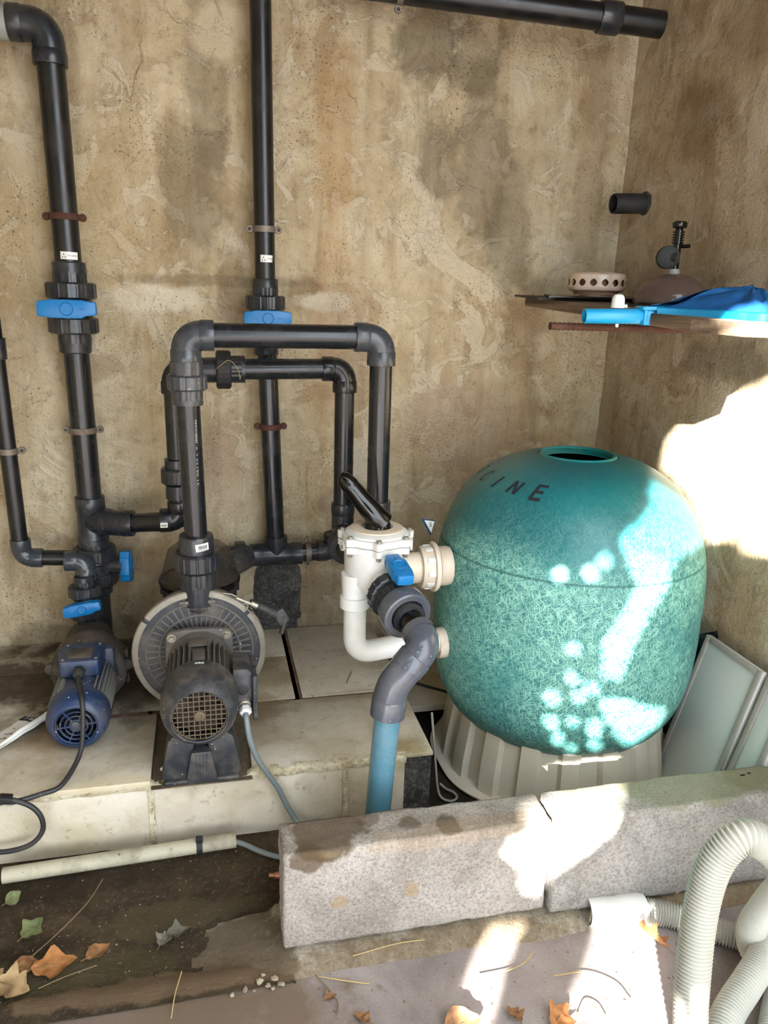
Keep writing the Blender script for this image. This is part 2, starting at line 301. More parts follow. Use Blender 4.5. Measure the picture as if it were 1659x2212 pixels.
# ------------------------------------------------------------------ geometry helpers
V = Vector
def basis(d):
    d = V(d).normalized(); a = V((0, 0, 1)) if abs(d.z) < .9 else V((1, 0, 0))
    u = a.cross(d).normalized(); return u, d.cross(u).normalized(), d
class MB:
    def __init__(s): s.v = []; s.f = []; s.uv = None
    def ring(s, c, u, w, r, seg, rf=None):
        k = len(s.v)
        for i in range(seg):
            a = 2 * PI * i / seg; q = r * (rf(a) if rf else 1)
            s.v.append(c + u * (q * math.cos(a)) + w * (q * math.sin(a)))
        return k
    def bridge(s, a, b, seg):
        for i in range(seg):
            j = (i + 1) % seg; s.f.append((a + i, a + j, b + j, b + i))
    def lathe(s, o, d, prof, seg=40, rf=None, caps=True, up=None):
        o = V(o); u, w_, d = basis(d)
        if up is not None: u = (V(up) - d * V(up).dot(d)).normalized(); w_ = d.cross(u)
        ks = []
        for j, (t, r) in enumerate(prof):
            g = (lambda a, j=j: rf(a, j)) if rf else None
            ks.append(s.ring(o + d * t, u, w_, max(r, 1e-5), seg, g))
        for a, b in zip(ks, ks[1:]): s.bridge(a, b, seg)
        if caps:
            s.f.append(tuple(reversed(range(ks[0], ks[0] + seg)))); s.f.append(tuple(range(ks[-1], ks[-1] + seg)))
        return s
    def cyl(s, a, b, r, seg=32, r2=None):
        a, b = V(a), V(b); return s.lathe(a, b - a, [(0, r), ((b - a).length, r if r2 is None else r2)], seg)
    def tube(s, pts, r, seg=24, caps=True):
        pts = [V(p) for p in pts]; n = len(pts); ks = []
        t0 = (pts[1] - pts[0]).normalized(); u, w_, _ = basis(t0)
        for i, p in enumerate(pts):
            t = (pts[min(i + 1, n - 1)] - pts[max(i - 1, 0)]).normalized()
            u = (u - t * u.dot(t)).normalized(); w_ = t.cross(u)
            ks.append(s.ring(p, u, w_, r(i / (n - 1)) if callable(r) else (r[i] if isinstance(r, (list, tuple)) else r), seg))
        for a, b in zip(ks, ks[1:]): s.bridge(a, b, seg)
        if caps:
            s.f.append(tuple(reversed(range(ks[0], ks[0] + seg)))); s.f.append(tuple(range(ks[-1], ks[-1] + seg)))
        return s
    def box(s, c, size, rot=None, bev=0.0):
        c = V(c); sx, sy, sz = [q / 2 for q in size]
        R = rot.to_matrix() if hasattr(rot, 'to_matrix') else (rot or Matrix.Identity(3))
        bm = bmesh.new(); bmesh.ops.create_cube(bm, size=1)
        for v in bm.verts: v.co = V((v.co.x * 2 * sx, v.co.y * 2 * sy, v.co.z * 2 * sz))
        if bev > 0: bmesh.ops.bevel(bm, geom=bm.edges[:], offset=bev, segments=2, affect='EDGES', profile=.5)
        s.addbm(bm, Matrix.Translation(c) @ R.to_4x4()); return s
    def addbm(s, bm, mat=Matrix.Identity(4)):
        k = len(s.v); bm.verts.index_update()
        for v in bm.verts: s.v.append(mat @ v.co)
        for f in bm.faces: s.f.append(tuple(k + v.index for v in f.verts))
        bm.free()
    def prism(s, poly, o, ex, ey, ez, h, bev=0.0):
        """polygon in the (ex, ey) plane about o, extruded h along ez, optional bevel"""
        bm = bmesh.new(); o, ex, ey, ez = V(o), V(ex), V(ey), V(ez)
        vs_ = [bm.verts.new((p[0], p[1], 0)) for p in poly]; f = bm.faces.new(vs_)
        r = bmesh.ops.extrude_face_region(bm, geom=[f])
        for g in r['geom']:
            if isinstance(g, bmesh.types.BMVert): g.co.z += h
        bmesh.ops.recalc_face_normals(bm, faces=bm.faces[:])
        if bev: bmesh.ops.bevel(bm, geom=bm.edges[:], offset=bev, segments=2, affect='EDGES', profile=.5)
        m = Matrix((ex, ey, ez)).transposed().to_4x4(); m.translation = o
        s.addbm(bm, m); return s
    def build(s, name, mat, parent=None, smooth=38, kind=None):
        me = bpy.data.meshes.new(name); off = LOC.get(parent.name if parent else '', V((0, 0, 0)))
        me.from_pydata([tuple(v - off) for v in s.v], [], s.f); me.update()
        bm = bmesh.new(); bm.from_mesh(me); bmesh.ops.recalc_face_normals(bm, faces=bm.faces[:]); bm.to_mesh(me); bm.free()
        if s.uv:
            ul = me.uv_layers.new(name='UVMap')
            for l in me.loops: ul.data[l.index].uv = s.uv[l.vertex_index]
        if smooth:
            me.polygons.foreach_set('use_smooth', [True] * len(me.polygons)); me.set_sharp_from_angle(angle=math.radians(smooth))
        me.materials.append(M[mat] if isinstance(mat, str) else mat)
        o = bpy.data.objects.new(name, me); COL.objects.link(o)
        if parent:
            o.parent = parent; LOC[o.name] = off
        if kind: o['kind'] = kind
        return o
LOC = {}
def thing(name, loc, label, cat, group=None):
    o = bpy.data.objects.new(name, None); COL.objects.link(o); o.location = loc; o.empty_display_size = .03
    LOC[o.name] = V(loc); return tag(o, label, cat, group)
def tag(o, label, cat, group=None, kind=None):
    o['label'] = label; o['category'] = cat
    if group: o['group'] = group
    if kind: o['kind'] = kind
    return o
def arc(P, d1, d2, L, R, n=9):
    """path from P+d1*L to P+d2*L with a rounded corner of tangent length R"""
    P, d1, d2 = V(P), V(d1).normalized(), V(d2).normalized(); a, b = P + d1 * R, P + d2 * R
    out = [P + d1 * L, P + d1 * (L * .5 + R * .5)]
    for i in range(n + 1):
        t = i / n; out.append(a * (1 - t) ** 2 + P * 2 * t * (1 - t) * 1.0 + b * t * t)
    out += [P + d2 * (L * .5 + R * .5), P + d2 * L]; return out
def spline(pts, n=12):
    pts = [V(p) for p in pts]; q = [pts[0] * 2 - pts[1]] + pts + [pts[-1] * 2 - pts[-2]]; out = []
    for i in range(1, len(q) - 2):
        p0, p1, p2, p3 = q[i - 1:i + 3]
        for k in range(n):
            t = k / n
            out.append(.5 * ((2 * p1) + (p2 - p0) * t + (2 * p0 - 5 * p1 + 4 * p2 - p3) * t * t + (3 * p1 - p0 - 3 * p2 + p3) * t ** 3))
    out.append(pts[-1]); return out
def resample(pts, step):
    d = [0]
    for a, b in zip(pts, pts[1:]): d.append(d[-1] + (b - a).length)
    n = max(2, int(d[-1] / step)); out = []; j = 0
    for i in range(n + 1):
        s_ = d[-1] * i / n
        while j < len(d) - 2 and d[j + 1] < s_: j += 1
        t = (s_ - d[j]) / max(1e-9, d[j + 1] - d[j]); out.append(pts[j].lerp(pts[j + 1], min(1, t)))
    return out
def socket(m, a, d, r, L=.03):       # pipe socket collar with a rounded lip
    m.lathe(a, d, [(0, r * 1.0), (0, r * 1.19), (.002, r * 1.22), (L, r * 1.22), (L + .004, r * 1.15)], 40, caps=False)
def elbow(P, d1, d2, r, L=.055):
    m = MB(); R = min(L * .62, r * 1.5)
    m.tube(arc(P, d1, d2, L, R), r * 1.17, 36)
    P = V(P)
    for d in (V(d1).normalized(), V(d2).normalized()):
        m.lathe(P + d * (L + .001), -d, [(0, r), (0, r * 1.21), (.0015, r * 1.23), (.027, r * 1.23), (.031, r * 1.16)], 40, caps=False)
    return m
def nut(m, c, d, r, h, ribs=16, ri=None):    # union nut with grip ribs, c = centre
    d = V(d).normalized(); c = V(c) - d * h / 2; ri = ri or r * .7
    rf = lambda a, j: 1.0 if j in (0, 1, 6, 7) else (1.035 if (a * ribs / (2 * PI)) % 1 < .22 else .985)
    m.lathe(c, d, [(0, ri), (0, r * .93), (h * .1, r), (h * .16, r), (h * .84, r), (h * .9, r), (h, r * .93), (h, ri)], ribs * 8, lambda a, j: 1.0 if j in (0, 1, 6, 7) else (1.03 if (a * ribs / (2 * PI)) % 1 < .25 else 1.0))
    return m
def ribsleeve(m, a, d, r, L, ribs=14):
    m.lathe(a, d, [(0, r * .9), (0, r), (L, r), (L, r * .9)], ribs * 6, lambda a_, j: 1.035 if (a_ * ribs / (2 * PI)) % 1 < .34 else 1.0)
def hexbolt(m, c, d, r=.007, h=.006):
    m.lathe(c, d, [(0, r * 1.35), (.0015, r * 1.35)], 20); m.lathe(V(c) + V(d).normalized() * .0015, d, [(0, r), (h * .8, r), (h, r * .85)], 6)
TXT = {}
def text_mesh(body, size, width=None):
    """letters as a flat triangulated mesh, centred, in the xy plane"""
    cu = bpy.data.curves.new('t', 'FONT'); cu.body = body; cu.size = size; cu.align_x = 'CENTER'; cu.align_y = 'CENTER'; cu.resolution_u = 3
    o = bpy.data.objects.new('t', cu); COL.objects.link(o); dg = bpy.context.evaluated_depsgraph_get(); dg.update()
    me = bpy.data.meshes.new_from_object(o.evaluated_get(dg)); bpy.data.objects.remove(o); bpy.data.curves.remove(cu)
    xs = [v.co.x for v in me.vertices]; ys = [v.co.y for v in me.vertices]; wx = max(xs) - min(xs); k = (width / wx) if width else 1.0
    vs_ = [((v.co.x - (max(xs) + min(xs)) / 2) * k, v.co.y - (max(ys) + min(ys)) / 2) for v in me.vertices]; fs = [tuple(p.vertices) for p in me.polygons]
    bpy.data.meshes.remove(me); return vs_, fs
def put(m, vf, fn):
    k = len(m.v); m.v += [V(fn(x, y)) for x, y in vf[0]]; m.f += [tuple(k + i for i in f) for f in vf[1]]
def on_cyl(c, r, ang0, zc, tilt=0.0):
    """wrap a flat mesh on a vertical cylinder: x runs round it, y up; ang0 = 0 faces the room (-y)"""
    def fn(x, y):
        x, y = x * math.cos(tilt) - y * math.sin(tilt), x * math.sin(tilt) + y * math.cos(tilt)
        a = ang0 + x / r; return (c[0] + r * math.sin(a), c[1] - r * math.cos(a), zc + y)
    return fn
def quadgrid(w_, h, nx=10, ny=1, cx_=0, cy_=0):
    vs_ = [(cx_ - w_ / 2 + w_ * i / nx, cy_ - h / 2 + h * j / ny) for j in range(ny + 1) for i in range(nx + 1)]
    return vs_, [(j * (nx + 1) + i, j * (nx + 1) + i + 1, (j + 1) * (nx + 1) + i + 1, (j + 1) * (nx + 1) + i) for j in range(ny) for i in range(nx)]

# ------------------------------------------------------------------ structure
WY, WX = 2.18, 1.19
def wallgrid(name, mat, f, u0, u1, v0, v1, step, amp, seed):
    nu, nv = int((u1 - u0) / step), int((v1 - v0) / step); m = MB()
    for j in range(nv + 1):
        for i in range(nu + 1):
            u, v = u0 + (u1 - u0) * i / nu, v0 + (v1 - v0) * j / nv
            n_ = noise.fractal(V((u * 5 + seed, v * 5, seed)), .8, 2.1, 5) * .6 + noise.fractal(V((u * 22, v * 22 + seed, 3)), .7, 2, 4) * .25
            m.v.append(V(f(u, v, n_ * amp)))
    for j in range(nv):
        for i in range(nu):
            a = j * (nu + 1) + i; m.f.append((a, a + 1, a + nu + 2, a + nu + 1))
    return m.build(name, mat, smooth=180, kind='structure')
wallgrid('wall_back', 'plaster', lambda u, v, n_: (u, WY + n_, v), -1.3, 1.205, -.06, 2.3, .014, .004, 1)
wallgrid('wall_right', 'plaster_r', lambda u, v, n_: (WX + n_, u, v), .25, 2.2, -.06, 2.3, .014, .005, 9)
m = MB(); m.box((1.29, 1.2, 1.1), (.17, 2.2, 2.5)); m.build('trim_1', 'plaster_r', kind='structure', smooth=0)
m = MB(); m.box((0, 2.28, 1.1), (2.8, .16, 2.5)); m.build('trim_2', 'plaster', kind='structure', smooth=0)
m = MB(); m.box((-1.20, .75, 1.1), (.12, 3.1, 2.4)); m.build('wall_left', 'plaster', kind='structure', smooth=0)
m = MB(); m.box((0, 1.33, 2.35), (2.8, 2.0, .1)); m.build('ceiling', 'wood', kind='structure', smooth=0)
# front concrete floor, and the earth floor behind it
def floorline(x): return 1.066 + .022 * math.sin(x * 5 + .5) * .5 + .012 * (x > .5) * (x - .5)
m = MB(); n0 = 60
for i in range(n0 + 1):
    x = -1.4 + 2.65 * i / n0; e = 1.066 + .004 * noise.noise(V((x * 9, 0, 0)))
    m.v += [V((x, -.6, -.03)), V((x, e, -.03)), V((x, e + .002, -.06))]
for i in range(n0):
    a = i * 3; m.f += [(a, a + 3, a + 4, a + 1), (a + 1, a + 4, a + 5, a + 2)]
m.build('floor', 'floor', kind='structure')
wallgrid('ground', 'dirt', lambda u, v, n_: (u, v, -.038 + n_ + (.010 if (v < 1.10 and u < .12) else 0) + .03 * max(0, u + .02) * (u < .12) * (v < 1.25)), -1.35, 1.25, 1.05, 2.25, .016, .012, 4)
m = MB(); m.box((0, -5.5, -.10), (14, 9.8, .1)); m.build('ground_outside', 'floor', kind='structure', smooth=0)

# mortar bed below the blocks
m = MB(); nx, ny = 130, 12
for j in range(ny + 1):
    for i in range(nx + 1):
        x = -.06 + 1.255 * i / nx; t = j / ny
        n_ = noise.fractal(V((x * 12, t * 3, 5)), .8, 2, 5)
        front = 1.056 + .010 * noise.noise(V((x * 6, 1, 2)))
        y = front + (1.215 - front) * t
        zz = -.034 + .036 * min(1, (t / .45)) ** .7 if t < .45 else .002
        if x < .13: zz = -.036 + (zz + .036) * max(0, (x + .06) / .19) ** 1.3 * (1 - .35 * t * (x < .09))
        m.v.append(V((x, y, zz + n_ * .004 * (1 if t > .05 else .3) - (.004 if t > .3 else 0))))
for j in range(ny):
    for i in range(nx):
        a = j * (nx + 1) + i; m.f.append((a, a + 1, a + nx + 2, a + nx + 1))
tag(m.build('mortar_bed', 'mortar'), 'rough mortar bed spread under the two concrete blocks', 'mortar', kind='structure')

# ------------------------------------------------------------------ concrete blocks
def block(x0, x1, y0, y1, z0, z1, seed, mat, taper=0.0):
    bm = bmesh.new(); bmesh.ops.create_cube(bm, size=1)
    for v in bm.verts: v.co = V((x0 + (v.co.x + .5) * (x1 - x0), y0 + (v.co.y + .5) * (y1 - y0), z0 + (v.co.z + .5) * (z1 - z0)))
    bmesh.ops.bevel(bm, geom=bm.edges[:], offset=.006, segments=2, affect='EDGES', profile=.6)
    bmesh.ops.subdivide_edges(bm, edges=[e for e in bm.edges if e.calc_length() > .05], cuts=38, use_grid_fill=True)
    bm.normal_update()
    for v in bm.verts:
        p = v.co; n_ = noise.fractal(V((p.x * 22 + seed, p.y * 22, p.z * 22)), .8, 2, 4) * .0022 + noise.noise(V((p.x * 90, p.y * 90, p.z * 90 + seed))) * .0008
        v.co += v.normal * n_
        if taper and p.x > x1 - .05 and p.z > z1 - .03: v.co.z -= taper * ((p.x - (x1 - .05)) / .05) ** 2
    m = MB(); m.addbm(bm); return m
b1 = block(.100, .593, 1.096, 1.182, .0, .196, 1, 'block').build('concrete_block', 'block', smooth=180)
tag(b1, 'grey concrete block, the left one of the low curb, brown stain on its top corner', 'block', 'concrete blocks of the low curb')
b2 = block(.599, 1.125, 1.082, 1.172, .0, .205, 8, 'block_moss', .02).build('concrete_block', 'block_moss', smooth=180)
tag(b2, 'right concrete block of the low curb, mossy top with holes, beside the white hose', 'block', 'concrete blocks of the low curb')
for (hx, hy, r_) in ((.845, 1.135, .010), (.90, 1.150, .006), (.955, 1.142, .013), (1.03, 1.146, .007), (1.045, 1.15, .006)):
    m = MB(); seed = hx * 31
    m.lathe((hx, hy, .2045), (0, 0, 1), [(0, r_), (.0006, r_ * .2)], 18, lambda a, j: 1 + .5 * noise.noise(V((math.cos(a) * 1.5 + seed, math.sin(a) * 1.5, 0))))
    m.build('pore', 'bag', b2)

# ------------------------------------------------------------------ tiled plinth
pl = thing('tiled_plinth', (0, 1.8, -.04), 'low masonry plinth clad in dirty cream tiles, carrying both pumps', 'plinth')
PX0, PX1 = -1.13, .475
m = MB(); m.box(((PX0 + PX1) / 2, 1.825, .032), (PX1 - PX0, .71, .156), bev=.004)
bm_ = MB(); 
m.build('masonry_core', 'roughcore', pl)
m = MB(); m.box((-.64, 1.83, .1125), (.97, .70, .010)); m.box((.02, 1.955, .1125), (.37, .43, .010)); m.box((.13, 1.60, .1125), (.12, .28, .010)); m.box((.33, 1.83, .1125), (.285, .69, .010)); m.build('grout_bed', 'grout', pl, smooth=0)
m = MB(); m.box((-.036, 1.585, .1138), (.208, .29, .0024)); m.build('cement_recess', 'pit', pl, smooth=0)
m = MB()
def tl(x0, x1, y0, y1, z1=.122, z0=.112): m.box(((x0 + x1) / 2, (y0 + y1) / 2, (z0 + z1) / 2), (x1 - x0, y1 - y0, z1 - z0), bev=.0015)
tl(-.60, -.142, 1.452, 1.722, .126); tl(-1.06, -.606, 1.452, 1.722)
tl(.068, .474, 1.458, 1.740)
tl(.212, .476, 1.752, 2.172); tl(-.26, .194, 1.752, 1.985); tl(.0, .194, 1.992, 2.172); tl(-.72, -.266, 1.730, 1.985); tl(-.72, -.01, 1.992, 2.172); tl(-1.13, -.726, 1.73, 2.172)
for x0, x1 in ((-.60, -.147), (-1.06, -.606), (-.137, .268), (.276, .408)):
    m.box(((x0 + x1) / 2, 1.4615, .038), (x1 - x0, .011, .148), bev=.0015)
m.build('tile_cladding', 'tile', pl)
m = MB(); rng = random.Random(3)
pts = [(-1.1 + 1.51 * i / 150) for i in range(151)]
for k, (dy, dz) in enumerate(((-.004, -.016), (-.0065, -.004), (-.002, .0035), (.012, .004))):
    for x in pts: m.v.append(V((x, 1.4585 + dy + .003 * noise.noise(V((x * 30, k, 0))), .119 + dz + .0035 * noise.noise(V((x * 25, k + 5, 0))) - (.008 if -.14 < x < .066 and k > 1 else 0))))
for k in range(3):
    for i in range(150): a = k * 151 + i; m.f.append((a, a + 1, a + 152, a + 151))
m.build('cement_edge', 'cementstrip', pl, smooth=180)
for xx in (-.142, .272):
    m = MB(); k = len(m.v)
    for i in range(20):
        z = -.03 + .145 * i / 19
        for s_ in (-1, 1): m.v.append(V((xx + s_ * (.006 + .003 * noise.noise(V((z * 40, s_, xx)))), 1.4540 + .002 * noise.noise(V((z * 50, xx, 0))), z)))
    for i in range(19): m.f.append((k + 2 * i, k + 2 * i + 1, k + 2 * i + 3, k + 2 * i + 2))
    m.build('joint_mortar', 'cementstrip', pl, smooth=180)
# lower tiled step between plinth and tank
m = MB(); m.box((.60, 1.99, .02), (.22, .36, .02), bev=.002); tag(m.build('floor_tile', 'tile'), 'dim cream floor tile behind the filter tank, right of the plinth', 'tile')
# dark cement patch on the back wall
m = MB(); n_ = 60
for j in range(9):
    for i in range(n_):
        a = 2 * PI * i / n_; k = j / 8
        r_ = (1 + .13 * noise.noise(V((math.cos(a) * 2.5, math.sin(a) * 2.5, 4)))); ex = abs(math.cos(a)) ** .55 * (1 if math.cos(a) > 0 else -1); ey = abs(math.sin(a)) ** .55 * (1 if math.sin(a) > 0 else -1)
        x, z = .190 + .075 * r_ * ex * k, .225 + .120 * r_ * ey * k
        m.v.append(V((x, 2.168 + .016 * k ** 6 - .005 * noise.noise(V((x * 30, z * 30, 2))), z)))
for j in range(8):
    for i in range(n_): a = j * n_ + i; b = j * n_ + (i + 1) % n_; m.f.append((a, b, b + n_, a + n_))
tag(m.build('cement_patch', 'patch', smooth=180), 'dark grey cement patch on the back wall under the middle pipe tee', 'patch', kind='structure')

# ------------------------------------------------------------------ plumbing parts
X_, Y_, Z_ = V((1, 0, 0)), V((0, 1, 0)), V((0, 0, 1))
def pipe(name, a, b, r, mat, parent, seg=40):
    m = MB(); m.cyl(a, b, r, seg); return m.build(name, mat, parent)
def handle_poly(L, H):
    k = L / 2; h = H / 2
    pts = [(-k, -h * .80), (-k * .55, -h * .98), (-k * .3, -h), (k * .3, -h), (k * .5, -h * .98), (k * .62, -h * .72), (k * .97, -h * .62), (k, -h * .3),
           (k * .98, h * .8), (k * .6, h * .92), (k * .55, h), (-k * .55, h), (-k * .6, h * .9), (-k * .96, h * .78), (-k, h * .3)]
    return pts
def valve_handle(parent, c, along, out, L, H, T=.026, name='handle', stem=.0):
    """T-bar handle: bar runs along `along`, faces `out`"""
    al, ou = V(along).normalized(), V(out).normalized(); hi = ou.cross(al).normalized()
    m = MB(); m.prism(handle_poly(L, H), V(c) - ou * T / 2, al, hi, ou, T, .003)
    m.lathe(V(c) + ou * T / 2, ou, [(-.004, H * .36), (.0012, H * .36), (.0022, H * .33), (.0004, H * .31)], 36)
    m.box(V(c) + al * L * .29 + ou * (T / 2), (.002, .001, .001))
    for s_ in (-1, 1):
        m.prism([(-.006, -.002), (.006, -.002), (.006, .002), (-.006, .002)], V(c) + al * s_ * L * .27 + ou * (T / 2 - .0004), al, hi, ou, .0014, .0004)
    h = m.build(name, 'blue', parent)
    if stem:
        m = MB(); m.cyl(V(c) - ou * (T / 2 + stem), V(c) - ou * T / 2, H * .30); m.build('stem', 'fit_dk', parent)
    return h
def ball_valve(label, c, d, r, R, half, stemd, along, hl, hh, hoff, nuth=.04, mat='fit_dk', group=None, tail=.05, nutmat=None, htilt=0):
    c, d = V(c), V(d).normalized(); t = thing('ball_valve', c, label, 'valve', group)
    m = MB(); m.lathe(c - d * half, d, [(0, R * .80), (half * .5, R * .84), (half * .8, R * .70), (half * 1.2, R * .70), (half * 1.5, R * .84), (half * 2, R * .80)], 40)
    sd = V(stemd).normalized(); m.cyl(c, c + sd * (hoff * .9), R * .42); m.build('valve_body', mat, t)
    for s_ in (1, -1):
        m = nut(MB(), c + d * s_ * (half + nuth / 2 - .008), d, R, nuth, 16, r); m.build('union_nut', nutmat or mat, t)
        m = MB(); ribsleeve(m, c + d * s_ * (half + nuth - .012), d * s_, r * 1.23, tail * .55)
        m.lathe(c + d * s_ * (half + nuth - .012 + tail * .5), d * s_, [(0, r * 1.2), (0, r * 1.27), (tail * .45, r * 1.25), (tail * .5, r * 1.18), (tail * .5, r)], 40, caps=False); m.build('pipe_socket', mat, t)
    valve_handle(t, c + sd * hoff, along, sd, hl, hh)
    return t
def clip(c, d, out, r, label, mat, group='metal pipe clips screwed to the walls'):
    """saddle clip round a pipe of radius r: band + two screw ears against the wall"""
    c, d, out = V(c), V(d).normalized(), V(out).normalized(); side = d.cross(out).normalized()
    t = thing('pipe_clip', c, label, 'clip', group); m = MB(); n_ = 22; hw = .0075
    k = len(m.v)
    for i in range(n_ + 1):
        a = PI * i / n_; p = side * math.cos(a) + out * math.sin(a)
        for q in ((r + .0005, -hw), (r + .0032, -hw), (r + .0032, hw), (r + .0005, hw)): m.v.append(c + p * q[0] + d * q[1])
    for i in range(n_):
        for e in range(4): a = k + i * 4; m.f.append((a + e, a + (e + 1) % 4, a + 4 + (e + 1) % 4, a + 4 + e))
    m.f += [(k, k + 1, k + 2, k + 3), (k + n_ * 4 + 3, k + n_ * 4 + 2, k + n_ * 4 + 1, k + n_ * 4)]
    m.build('clip_band', mat, t)
    for s_ in (-1, 1):
        m = MB(); m.lathe(c + side * s_ * (r + .010) - out * .006, out, [(0, .0095), (.004, .0095), (.006, .0085)], 20); m.build('clip_ear', mat, t)
        m = MB(); m.lathe(c + side * s_ * (r + .011) + out * .007, out, [(-.009, .0048), (-.0065, .0048), (-.0055, .0025)], 16); m.build('screw', 'cast' if mat != 'rust' else 'rust', t)
    return t
def sticker(parent, c, r, ang, z, w_, h, word, tw, tilt, txtcol):
    m = MB(); put(m, quadgrid(w_, h, 12), on_cyl(c, r + .0004, ang, z, tilt)); s_ = m.build('sticker', 'label', parent, smooth=180); s_['label'] = 'white printed sticker'
    lx = -w_ / 2 + h * .47
    m = MB(); q = h * .30; f = on_cyl(c, r + .0008, ang, z, tilt)
    # black A-shaped emblem: triangle with a round hole and a notch at the foot
    n_ = 14; top = (lx, q * 1.05); bl = (lx - q * .95, -q); br = (lx + q * .95, -q)
    circ = [(lx + q * .50 * math.cos(a), -q * .28 + q * .50 * math.sin(a)) for a in [PI * (1.5 - 2 * i / 24) for i in range(25)]]
    tri = [(lx, -q)] ; 
    def edge(p, ca):   # from hole outwards to the triangle border
        best = 9
        for A, B in ((bl, top), (top, br)):
            dx, dy = math.cos(ca), math.sin(ca); ex, ey = B[0] - A[0], B[1] - A[1]; det = dx * -ey + dy * ex
            if abs(det) < 1e-9: continue
            rx, ry = A[0] - p[0], A[1] - p[1]; t_ = (rx * -ey + ry * ex) / det
            if t_ > 0: best = min(best, t_)
        if math.sin(ca) < 0: best = min(best, (p[1] + q) / -math.sin(ca))
        return (p[0] + math.cos(ca) * best, p[1] + math.sin(ca) * best)
    cc = (lx, -q * .28); vs_, fs = [], []
    angs = [math.radians(a) for a in range(-60, 241, 6)]
    for a in angs: vs_ += [(cc[0] + q * .52 * math.cos(a), cc[1] + q * .52 * math.sin(a)), edge(cc, a)]
    for i in range(len(angs) - 1): fs.append((2 * i, 2 * i + 1, 2 * i + 3, 2 * i + 2))
    put(m, (vs_, fs), f); m.build('emblem', 'ink', s_, smooth=180)
    m = MB(); b = q * 1.25
    for bx, by, bw, bh in ((lx, b, 2 * b, .0006), (lx, -b, 2 * b, .0006), (lx - b, 0, .0006, 2 * b), (lx + b, 0, .0006, 2 * b)): put(m, quadgrid(bw, bh, 3, 1, bx, by), on_cyl(c, r + .0006, ang, z, tilt))
    m.build('emblem_border', 'inkg', s_, smooth=180)
    m = MB(); vf = text_mesh(word, h * .26, tw); cx2 = lx + b + (w_ / 2 - (lx + b)) / 2
    put(m, ([(x + cx2, y) for x, y in vf[0]], vf[1]), on_cyl(c, r + .0009, ang, z, tilt)); m.build('lettering', txtcol, s_, smooth=180)
def barcode(parent, c, r, ang, z, w_, h, tilt=0.0):
    m = MB(); put(m, quadgrid(w_, h, 10), on_cyl(c, r + .0005, ang, z, tilt)); s_ = m.build('barcode_label', 'label', parent, smooth=180); s_['label'] = 'white barcode label'
    m = MB(); rg = random.Random(int(w_ * 1e5)); x = -w_ * .30
    while x < w_ * .40:
        bw = rg.choice((.0004, .0007, .001)); put(m, quadgrid(bw, h * .5, 1, 1, x, h * .03), on_cyl(c, r + .0009, ang, z, tilt)); x += bw + rg.choice((.0004, .0007))
    put(m, quadgrid(w_ * .7, h * .07, 4, 1, 0, -h * .34), on_cyl(c, r + .0009, ang, z, tilt)); m.build('printed_bars', 'ink', s_, smooth=180)

# ---- left discharge riser, 63 mm, on the back wall
RY = 2.115
dp = thing('discharge_pipe', (-.315, RY, .12), 'thick black discharge pipe down the back wall at left, with a printed sticker', 'pipe')
pipe('pipe', (-.326, RY, 1.60), (-.322, RY, 1.13), .0315, 'pvc_old', dp)
pipe('pipe', (-.321, RY, 1.0), (-.316, RY, .54), .0315, 'pvc', dp)
pipe('pipe', (-.315, RY, .45), (-.313, RY, .13), .0315, 'fit_dk', dp)
elbow((-.327, RY, 1.682), (-1, 0, -.02), (0, 0, -1), .0315, .082).build('elbow', 'fit_dk', dp)
e = pipe('sleeve_pipe', (-.40, RY, 1.680), (-1.2, RY, 1.664), .0365, 'greypipe', dp); e['label'] = 'pale grey sleeve pipe'
m = MB(); m.lathe((-.316, RY, .570), (0, 0, -1), [(0, .0315), (0, .037), (.002, .0385), (.036, .0385), (.040, .0365), (.105, .0365), (.109, .0385), (.143, .0385), (.145, .0315)], 40, caps=False)
bd = V((.80, -.60, 0)).normalized(); T0 = V((-.316, RY, .505)); m.cyl(T0, T0 + bd * .05, .0355, 36); m.build('tee', 'fit_dk', dp)
LC = T0 + bd * .072
sticker(dp, (-.3225, RY), .0315, .27, 1.182, .042, .0175, 'REFOULEMENT', .0235, -.03, 'inkb')
ball_valve('blue-handled ball valve on the left wall pipe, below its printed sticker', (-.3215, RY, 1.058), Z_, .0315, .0585, .030, (0, -1, 0), (1, 0, -.01), .135, .044, .078, .040, 'fit_dk', 'ball valves with blue handles', .052)
ball_valve('ball valve low on the left wall pipe, its blue handle turned to the right', (-.313, RY, .375), Z_, .0315, .0545, .026, (1, -.25, 0), (0, .2, 1), .085, .04, .085, .036, 'fit_dk', 'ball valves with blue handles', .03)
clip((-.3235, RY, 1.272), Z_, (0, -1, 0), .0315, 'corroded metal clip around the left wall pipe, above the sticker', 'rust')
clip((-.319, RY, .750), Z_, (0, -1, 0), .0315, 'grey metal clip around the left wall pipe, halfway between valve and tee', 'clipm')
